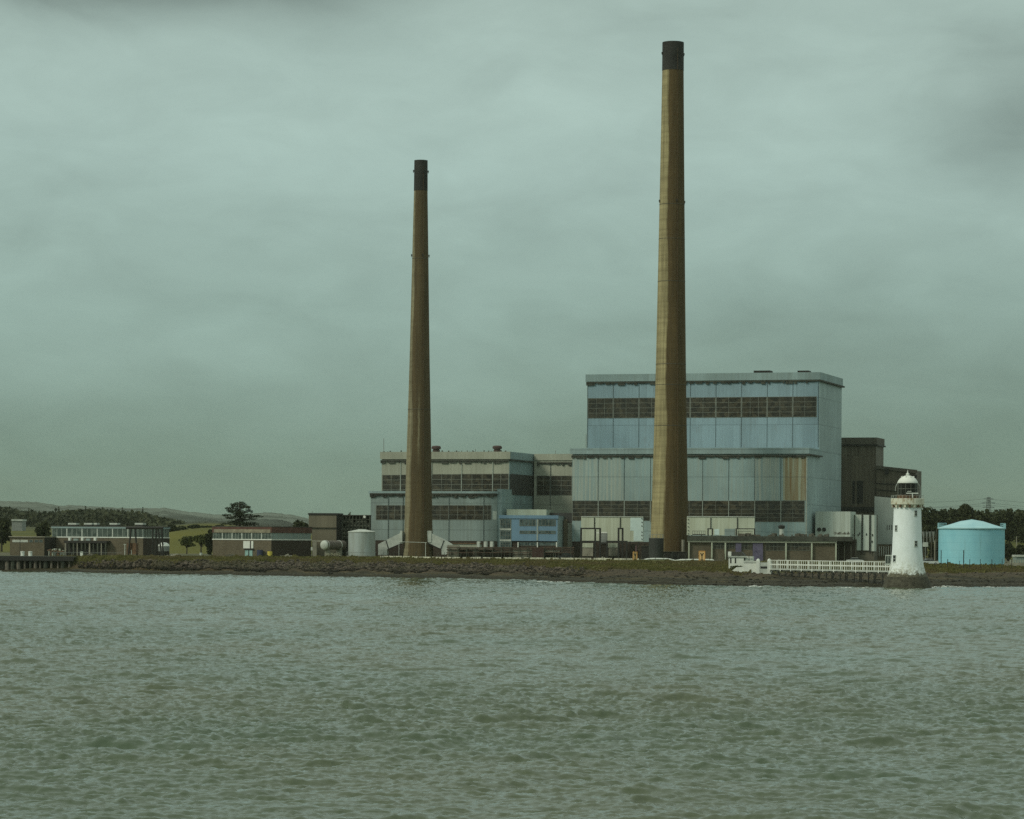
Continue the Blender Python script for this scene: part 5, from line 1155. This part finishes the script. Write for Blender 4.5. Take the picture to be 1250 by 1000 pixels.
for i, (y0, y1, sag) in enumerate(((588, 609, 3), (600, 614, 3), (612, 617, 2))):
    m = MB(); A_ = P(1130 - 320, y0 - 20, 1150); B2 = P(1206.5 + (i - 1) * 3, y1, 1500)
    pts_ = [A_.lerp(B2, q) - Vector((0, 0, sag * 4 * q * (1 - q) * 2.2)) for q in np.linspace(0, 1, 16)]
    pts2 = [B2.lerp(P(1700, y1 - 4, 1900), q) - Vector((0, 0, 8 * 4 * q * (1 - q))) for q in np.linspace(0, 1, 10)][1:]
    o = pts_[0].copy(); tag(m.path([q - o for q in pts_ + pts2], .07, 4).build('power_line', M_STEELF, None, loc=o), ('topmost', 'middle', 'lowest')[i] + ' power line hanging from the pylon at the right', 'power line', 'power lines at the right')
p = G(1241, 1040); pole(1241, 1040, 655, 'wooden pole on the field right of the cyan tank', .2, M_CONC)

# ------------------------------------------------------------------ vegetation
def leaf_cloud(blobs, n, size, seed, flat=1.0):
    """many small leaf clumps spread through lobes"""
    r = np.random.default_rng(seed); b = np.array(blobs, float); w = b[:, 3] * b[:, 4] * b[:, 5]; w = w ** .75; w /= w.sum()
    idx = r.choice(len(b), n, p=w); d = r.normal(size=(n, 3)); d /= np.linalg.norm(d, axis=1)[:, None]
    rad = r.uniform(.35, 1.08, n) ** .6; c = b[idx, :3] + d * b[idx, 3:6] * rad[:, None]
    u = r.normal(size=(n, 3)); u /= np.linalg.norm(u, axis=1)[:, None]; v = np.cross(u, r.normal(size=(n, 3))); v /= np.linalg.norm(v, axis=1)[:, None]
    s_ = size * r.uniform(.5, 1.35, n)[:, None]; u = u * s_; v = v * s_ * .75; u[:, 2] *= flat; v[:, 2] *= flat
    vs = np.stack([c - u, c + v, c + u * .9, c - v * 1.1], 1).reshape(-1, 3); fs = [(4 * i, 4 * i + 1, 4 * i + 2, 4 * i + 3) for i in range(n)]
    m = MB(); m.v = [tuple(q) for q in vs.tolist()]; m.f = fs; return m
def broadleaf(px, Y, ytop, w, seed, mat, label, group, name='broadleaf_tree', n=1500, trunk=.25, leaf=.5, ybot=None):
    p = P(px, 660, Y); p.z = gz(px, Y) - .2; h = P(px, ytop, Y).z - p.z; W_ = w / F * Y / 2; r = random.Random(seed)
    t = thing(name, label, 'tree', loc=p, group=group); zc = h * trunk; blobs = []
    for k in range(13):
        a = r.uniform(0, 6.28); q = r.random() ** .5 * .68; z = r.uniform(.15, .88); k2 = 1 - abs(z - .42) * .75
        s_ = r.uniform(.22, .42); blobs.append((W_ * q * k2 * math.cos(a), W_ * q * k2 * math.sin(a), zc + (h - zc) * z * .92, W_ * s_, W_ * s_, (h - zc) * s_ * .42))
    blobs.append((0, 0, zc + (h - zc) * .5, W_ * .55, W_ * .55, (h - zc) * .4))
    m = MB(); m.tube((0, 0, -.5), (r.uniform(-.2, .2), 0, zc + (h - zc) * .45), h * .028 + .08, 7, h * .012 + .04)
    for bl_ in blobs[:7]: m.tube((0, 0, zc * .9), bl_[:3], h * .012 + .03, 5, .04)
    m.build('trunk', M_BARK, t); leaf_cloud(blobs, n, leaf, seed).build('crown', mat, t); return t
def conifer(px, Y, ytop, w, seed, label, group, n=420, base=None):
    p = P(px, 650, Y); p.z = gz(px, Y) - .2 if base is None else base; h = P(px, ytop, Y).z - p.z; W_ = w / F * Y / 2; r = random.Random(seed)
    t = thing('conifer_tree', label, 'tree', loc=p, group=group); MB().tube((0, 0, 0), (0, 0, h * .98), h * .02, 6, .05).build('trunk', M_BARK, t)
    bl_ = []
    for k in range(16):
        q = k / 15; z = h * (.2 + .78 * q); s_ = W_ * 1.5 * (1.08 - q) * r.uniform(.75, 1.15)
        bl_.append((r.uniform(-.2, .2) * s_, r.uniform(-.2, .2) * s_, z, s_ * .85 + .2, s_ * .85 + .2, h * .035))
    leaf_cloud(bl_, n, max(.5, W_ * .22), seed).build('crown', M_WOOD, t); return t
# the pine
Yp = 985.0; p = P(292, 660, Yp); p.z = gz(292, Yp) - .2; t = thing('pine_tree', 'broad dark layered pine standing behind the red-fascia workshop', 'tree', loc=p)
def pz(y): return P(292, y, Yp).z - p.z
kx = Yp / F
tk = MB(); tk.tube((0, 0, 0), (.3, 0, pz(628)), .55, 8, .38).tube((.3, 0, pz(628)), (0, 0, pz(612)), .38, 7, .08)
tiers = [(-22, -6, 639.5, .9), (8, 22, 638.5, 1.0), (-12, 3, 637, .8), (-17, -7, 632, 1.0), (-20, -12, 629.5, .9), (5, 26, 630.5, .8), (10, 23, 628.8, .6), (-15, -8, 624, 1.3), (-8, 0, 622, 1.6), (6, 15, 623.5, 1.3), (0, 8, 618, 1.7), (-11, -3, 617, 1.6), (-4, 5, 614.5, 1.6), (8, 13, 618.5, 1.2), (-16, -10, 621, .9), (3, 12, 634.5, .9), (-3, 4, 628, 1.8), (-2, 5, 635, 1.6), (12, 20, 633.5, .6), (-6, 2, 640, 1.3), (4, 18, 641, 1.2)]
bl_ = []; r = random.Random(77)
for a, b, y, hh in tiers:
    c = (a + b) / 2 * kx; w_ = (b - a) / 2 * kx; z = pz(y)
    for k in range(3):
        an_ = r.uniform(-.9, .9) * 2.2; q = (k + .5) / 3; x = (a + (b - a) * q) * kx
        bl_.append((x, an_, z + r.uniform(-.25, .25), w_ * .5 + .3, 1.3, hh * .45))
    tk.tube((0.15, 0, z - .6), ((a if abs(a) > abs(b) else b) * kx * .8, r.uniform(-1, 1), z), .12, 5, .05)
for k in range(16):     # boughs towards and away from the viewer
    a = r.choice((-1, 1)); z = r.uniform(pz(640), pz(618)); q = r.uniform(1.5, 5.0) * (1 - (z / pz(612)) * .5); bl_.append((r.uniform(-2, 2), a * q, z, 1.7, 1.6, .45))
tk.build('trunk', M_BARK, t); leaf_cloud(bl_, 5200, .26, 78, .6).build('crown', M_NEED, t)
SM = 'thin trees on the field between the workshops'
broadleaf(228, 960, 653, 26, 1, M_LEAFL, 'thin tree on the field, the left one between the two workshops', SM, n=900, trunk=.35, leaf=.32)
broadleaf(245.5, 940, 650, 24, 2, M_LEAFL, 'thin tree on the field, the middle one between the two workshops', SM, n=900, trunk=.38, leaf=.32)
broadleaf(257, 925, 643.5, 17, 3, M_LEAF, 'dense upright tree against the left end of the red-fascia workshop', SM, n=1700, trunk=.04, leaf=.38)
broadleaf(2, 1010, 629, 30, 4, M_LEAF, 'dark tree at the left edge of the picture', None, n=1800, trunk=.15)
broadleaf(53, 1000, 634, 27, 5, M_LEAF, 'dark bushy tree at the left end of the farthest-left workshop', None, n=1800, trunk=.03)
broadleaf(367, 1060, 630.5, 26, 6, M_LEAF, 'rounded dark tree behind the tan block', None, n=1600, trunk=.05)
broadleaf(427, 1040, 623.5, 18, 16, M_LEAF, 'dark treetop showing over the framework rack', None, n=900, trunk=.1)
for i, (px, y) in enumerate(((210, 641), (222, 642.5), (238, 641), (252, 643), (268, 642), (283, 643), (300, 643), (318, 642), (335, 643.5), (350, 643))):
    broadleaf(px, 1230 + (i % 3) * 25, y, 19, 40 + i, M_LEAF, 'dark hedgerow tree behind the field between the workshops and the pine', 'hedgerow trees behind the field', n=600, trunk=.03, leaf=.7)
RT = 'dark trees on the rise behind the cyan tank'
rt = [(1135, 614.5, 34), (1151, 616.5, 30), (1163, 618.5, 26), (1179, 612.5, 33), (1194, 621, 26), (1206, 626, 26), (1217, 625.5, 22), (1229, 621, 28), (1245, 623, 26), (1262, 621, 30), (1119, 617, 30)]
rl = ['tree just right of the lighthouse lantern', 'tree second right of the lighthouse gallery', 'low tree left of the tallest rounded crown', 'tallest rounded tree left of the pylon', 'tree sloping down just left of the pylon', 'low tree at the foot of the pylon', 'low tree just right of the pylon', 'rounded tree over the right end of the cyan tank', 'tree near the right edge, right of the rounded one', 'tree cut by the right edge of the picture', 'tree half hidden behind the lighthouse']
for i, ((px, y, w), l) in enumerate(zip(rt, rl)):
    broadleaf(px, 1180 + (i % 3) * 26, y, w, 60 + i, M_LEAF, 'dark ' + l, RT, n=1900, trunk=.02, leaf=.55)
for i, (px, y, w) in enumerate(((1131, 640, 26), (1150, 638, 28), (1170, 636, 28), (1190, 637, 28), (1214, 640, 26), (1232, 639, 26), (1249, 641, 24))):
    broadleaf(px, 1120 + (i % 2) * 15, y, w, 80 + i, M_LEAF, 'dark shrubby tree in the front row behind the cyan tank', 'front row of dark trees behind the cyan tank', n=1400, trunk=.0, leaf=.5)
f = G(1181.5, 1120); 
for i, (px, y, w, l) in enumerate(((1124, 654, 22, 'dark bush behind the substation rack, the left one'), (1141, 652, 22, 'dark bush behind the substation rack, the right one'), (1231, 658, 20, 'dark bush right of the cyan tank wall'), (1246, 662, 24, 'dark bush behind the small grey hut'))):
    broadleaf(px, 880 + i * 9, y, w, 120 + i, M_LEAF, l, 'dark bushes beside the cyan tank', n=1500, trunk=.0, leaf=.35, name='bush')
# conifers standing out of the far wood
cf = [(71.5, 617.5, 5), (96, 620, 4.5), (104, 618.5, 4.5), (122, 620.5, 5), (149, 619.5, 7), (167.5, 620, 6), (174, 619.5, 5), (115, 624, 4.5), (186, 630, 6), (35, 620.5, 7)]
cl = ['tallest pointed conifer above the wood, over the left end of the far workshop', 'pointed conifer above the second roof vent of the far workshop', 'slim conifer just right of the second roof vent', 'slim conifer above the middle of the far workshop', 'broad conifer left of the gantry', 'conifer above the left part of the gantry', 'slim conifer above the gantry middle', 'short conifer between two taller ones', 'low conifer above the right end of the gantry', 'broad dark conifer left of the tallest pointed one']
for i, ((px, y, w), l) in enumerate(zip(cf, cl)): conifer(px, 2050, y, w, 90 + i, l, 'conifers standing out of the far wood', base=14)
# the far wood reads as one mass
def wood():
    r = np.random.default_rng(44); blobs = []
    tab = [(-300, 622), (0, 619), (14, 619), (22, 624), (40, 622), (62, 625), (75, 622), (100, 621.5), (130, 621.5), (160, 624), (175, 624), (186, 631), (205, 632), (218, 637), (300, 642), (380, 645)]
    for k in range(520):
        px = r.uniform(-260, 380); top = interp(tab, px) + r.uniform(.3, 3.5); Y = r.uniform(1900, 2300); zt = P(px, top, Y).z; s_ = r.uniform(5, 11)
        for j in range(2): blobs.append(((px - CX) / F * Y + r.uniform(-4, 4), Y, zt - s_ * .45 - j * 8, s_, s_, s_ * (.5 + .3 * j)))
    tag(leaf_cloud(blobs, 52000, 1.5, 45).build('wood', M_WOOD, None), kind='stuff')
    blobs = []
    for k in range(300):
        px = r.uniform(1090, 1700); Y = r.uniform(1260, 1600); top = 632 - r.uniform(0, 7); zt = P(px, top, Y).z; s_ = r.uniform(4, 8); blobs.append(((px - CX) / F * Y, Y, zt - s_ * .6, s_, s_, s_ * .9))
    tag(leaf_cloud(blobs, 26000, 1.2, 46).build('wood', M_LEAF, None), kind='stuff')
wood()
f = Fr(15, 1500, th=0, z0=9); t = thing('farm_shed', 'distant grey shed with pale roof among the dark trees at the far left', 'building', f)
MB().bp(f, 14.5, 27, 636, 650, 0, 12).build('wall', M_STEEL, t); MB().bp(f, 14, 27.5, 634, 636, -.5, 12.5).build('roof', M_WHITED, t)

# ------------------------------------------------------------------ rocks, grass, shore details
def rocks():
    r = np.random.default_rng(8); V = []; FF = []
    ico = [(0, 0, 1)] + [(.894 * math.cos(a), .894 * math.sin(a), .447) for a in np.arange(5) * 1.2566] + [(.894 * math.cos(a + .628), .894 * math.sin(a + .628), -.447) for a in np.arange(5) * 1.2566] + [(0, 0, -1)]
    ico = np.array(ico); ff = [(0, 1 + i, 1 + (i + 1) % 5) for i in range(5)] + [(1 + i, 6 + i, 1 + (i + 1) % 5) for i in range(5)] + [(1 + (i + 1) % 5, 6 + i, 6 + (i + 1) % 5) for i in range(5)] + [(6 + i, 11, 6 + (i + 1) % 5) for i in range(5)]
    def add(px, t, s_, rise):
        c = ctrl(px); Y = c[1][0] + (c[2][0] - c[1][0]) * t; z = gz(px, Y); v = ico * (1 + r.uniform(-.28, .28, (12, 1))) * s_ * np.array([r.uniform(.8, 1.5), r.uniform(.7, 1.2), r.uniform(.55, .95)])
        a = r.uniform(0, 6.28); ca, sa = math.cos(a), math.sin(a); x = v[:, 0] * ca - v[:, 1] * sa; y = v[:, 0] * sa + v[:, 1] * ca
        k = len(V); V.extend(zip((x + (px - CX) / F * Y).tolist(), (y + Y).tolist(), (v[:, 2] + z + rise).tolist())); FF.extend([tuple(i + k for i in q) for q in ff])
    for i in range(10500):
        px = r.uniform(95, 715); top = 1.0 + .16 * math.sin(px * .11) + .12 * math.sin(px * .37 + 1); low = .08 + .16 * math.sin(px * .07 + 2) + .1 * math.sin(px * .23)
        t = r.uniform(low, top); dens = 1 if 150 < px < 640 else .45
        if r.random() < dens: add(px, t, .13 + .46 * r.random() ** 2.0, r.uniform(-.12, .2))
    for i in range(900):
        px = r.uniform(640, 1300); add(px, r.uniform(-.3, 1.0), r.uniform(.12, .4), 0)
    m = MB(); m.v = V; m.f = FF; k = MN('armour_rock'); f = k.noise(.9, 4, .6); g = k.noise(.12, 3, .5); c = k.mix(k.rng(f, .42, .60), (.012, .010, .007), (.125, .105, .078)); c = k.mix(k.rng(g, .5, .65, 0, .5), c, (.05, .05, .022)); h_ = k.noise(.6, 3, .5); zz_ = k.math('ADD', k.xyz()[2], k.math('MULTIPLY', h_, 1.2)); c = k.mix(k.rng(zz_, 2.9, 2.1), c, (.012, .011, .006)); k.done(c, .85, 0, .2)
    tag(m.build('shore_rocks', MATS['armour_rock'], None), kind='stuff')
rocks()
def tufts():
    r = np.random.default_rng(9); m = MB()
    for i in range(19000):
        px = r.uniform(60, 1330); c = ctrl(px); t = r.uniform(0, 1) ** 1.4 - .05 * (1 + math.sin(px * .19) + math.sin(px * .07 + 1)); Y = c[2][0] + (c[3][0] - c[2][0]) * t * 1.2 + r.normal() * .9
        z = gz(px, Y); x = (px - CX) / F * Y; h = r.uniform(.15, .5) * (1.0 + .9 * max(0, math.sin(px * .13 + 2) * math.sin(px * .31))); w = r.uniform(.12, .35); a = r.uniform(-.6, .6)
        m.add([(x - w, Y - a * w, z - .08), (x + w, Y + a * w, z - .08), (x + w * .5 + r.normal() * .15, Y, z + h), (x - w * .6 + r.normal() * .15, Y, z + h * .8)], [(0, 1, 2, 3)])
    k = MN('grass_tufts'); f = k.noise(.25, 4, .6); g = k.noise(.05, 3, .5); c = k.mix(k.rng(f, .35, .65), (.055, .058, .016), (.135, .128, .045)); c = k.mix(k.rng(g, .42, .58, 0, .75), c, (.105, .085, .042)); k.done(c, .9, 0, .1)
    tag(m.build('grass_tufts', MATS['grass_tufts'], None), kind='stuff')
tufts()
def wrack():
    r = np.random.default_rng(19); m = MB()
    for i in range(5200):
        px = r.uniform(90, 1330); c = ctrl(px); t = (.62 + .10 * math.sin(px * .05) + .06 * math.sin(px * .21)) + r.normal() * .05
        Y = c[0][0] + (c[1][0] - c[0][0]) * t + (c[2][0] - c[1][0]) * (.25 if px > 640 else 0) * (r.random() < .4); z = gz(px, Y); x = (px - CX) / F * Y; s_ = r.uniform(.15, .55)
        m.add([(x - s_, Y - s_ * .5, z + .02), (x + s_, Y - s_ * .4, z + .03), (x + s_ * .6, Y + s_ * .5, z + r.uniform(.08, .3)), (x - s_ * .7, Y + s_ * .4, z + r.uniform(.05, .25))], [(0, 1, 2, 3)])
    tag(m.build('seaweed', plain('seaweed_brown', (.026, .024, .009), .6, .7, 1.5), None), kind='stuff')
wrack()
def foam():
    r = np.random.default_rng(10); m = MB()
    spots = [(922, 1.6, .55, 40), (930, 3, .15, 20), (1070, 4, .12, 16), (1143, 1.0, .25, 14), (1160, 5.0, .55, 90), (1172, 2, .35, 20), (1215, 9, .1, 30), (1025, 5, .08, 16), (690, 14, .05, 40)]
    for px, w, h, n in spots:
        Y = ctrl(px)[0][0] - 1.5; x0 = (px - CX) / F * Y
        for k in range(n):
            x = x0 + r.normal() * w * .5; z = .12 + abs(r.normal()) * h * .35 * math.exp(-((x - x0) / w) ** 2 * 2); s_ = r.uniform(.15, .4)
            m.lathe([(0, z - s_ * .3), (s_, z), (s_ * .7, z + s_ * .25), (0, z + s_ * .3)], 6, (x, Y + r.normal() * .6))
    tag(m.build('surf_foam', plain('foam_white', (.62, .66, .6), .9, .1), None), kind='stuff')
foam()
# bushes along the quay edge
pts_ = [(403, 677.5, 'pale scrubby bush by the horizontal drum, the left one', M_CONC), (412, 677.5, 'pale scrubby bush by the horizontal drum, the right one', M_CONC)]
for px, y, l, mt in pts_:
    p = G(px, 850); t = thing('bush', l, 'bush', loc=p, group='pale bushes on the bank by the horizontal drum')
    MB().tube((0, 0, -.2), (0, 0, .6), .08).tube((0, 0, .2), (.5, 0, .8), .05).build('stem', M_BARK, t); leaf_cloud([(-.4, 0, .6, .8, .5, .45), (.4, 0, .8, .7, .5, .5)], 160, .16, int(px)).build('foliage', leaf_mat('pale_leaves_%d' % px, (.30, .32, .25), .4, 1.2), t)

for t2, i_ in BUSHES:
    MB().tube((0, 0, -1.2), (0, 0, .1), .07).build('stem', M_BARK, t2)
    leaf_cloud([(-.3, 0, -.1, .75, .45, .45), (.4, 0, 0, .6, .4, .4), (0, 0, -.7, .9, .4, .5)], 420, .15, 300 + i_).build('foliage', M_LEAFL, t2)
# ------------------------------------------------------------------ haze: even air round everything
m = bpy.data.materials.new('haze_air'); m.use_nodes = True; t_ = m.node_tree
for n in list(t_.nodes): t_.nodes.remove(n)
o_ = t_.nodes.new('ShaderNodeOutputMaterial'); v_ = t_.nodes.new('ShaderNodeVolumePrincipled')
v_.inputs['Color'].default_value = (0.78, 0.86, 0.68, 1); v_.inputs['Density'].default_value = 0.000028; v_.inputs['Anisotropy'].default_value = 0.0
t_.links.new(v_.outputs[0], o_.inputs['Volume'])
hz = MB().box(-9500, 9500, -3200, 10600, -8, 205).build('haze', m, None); hz['kind'] = 'stuff'
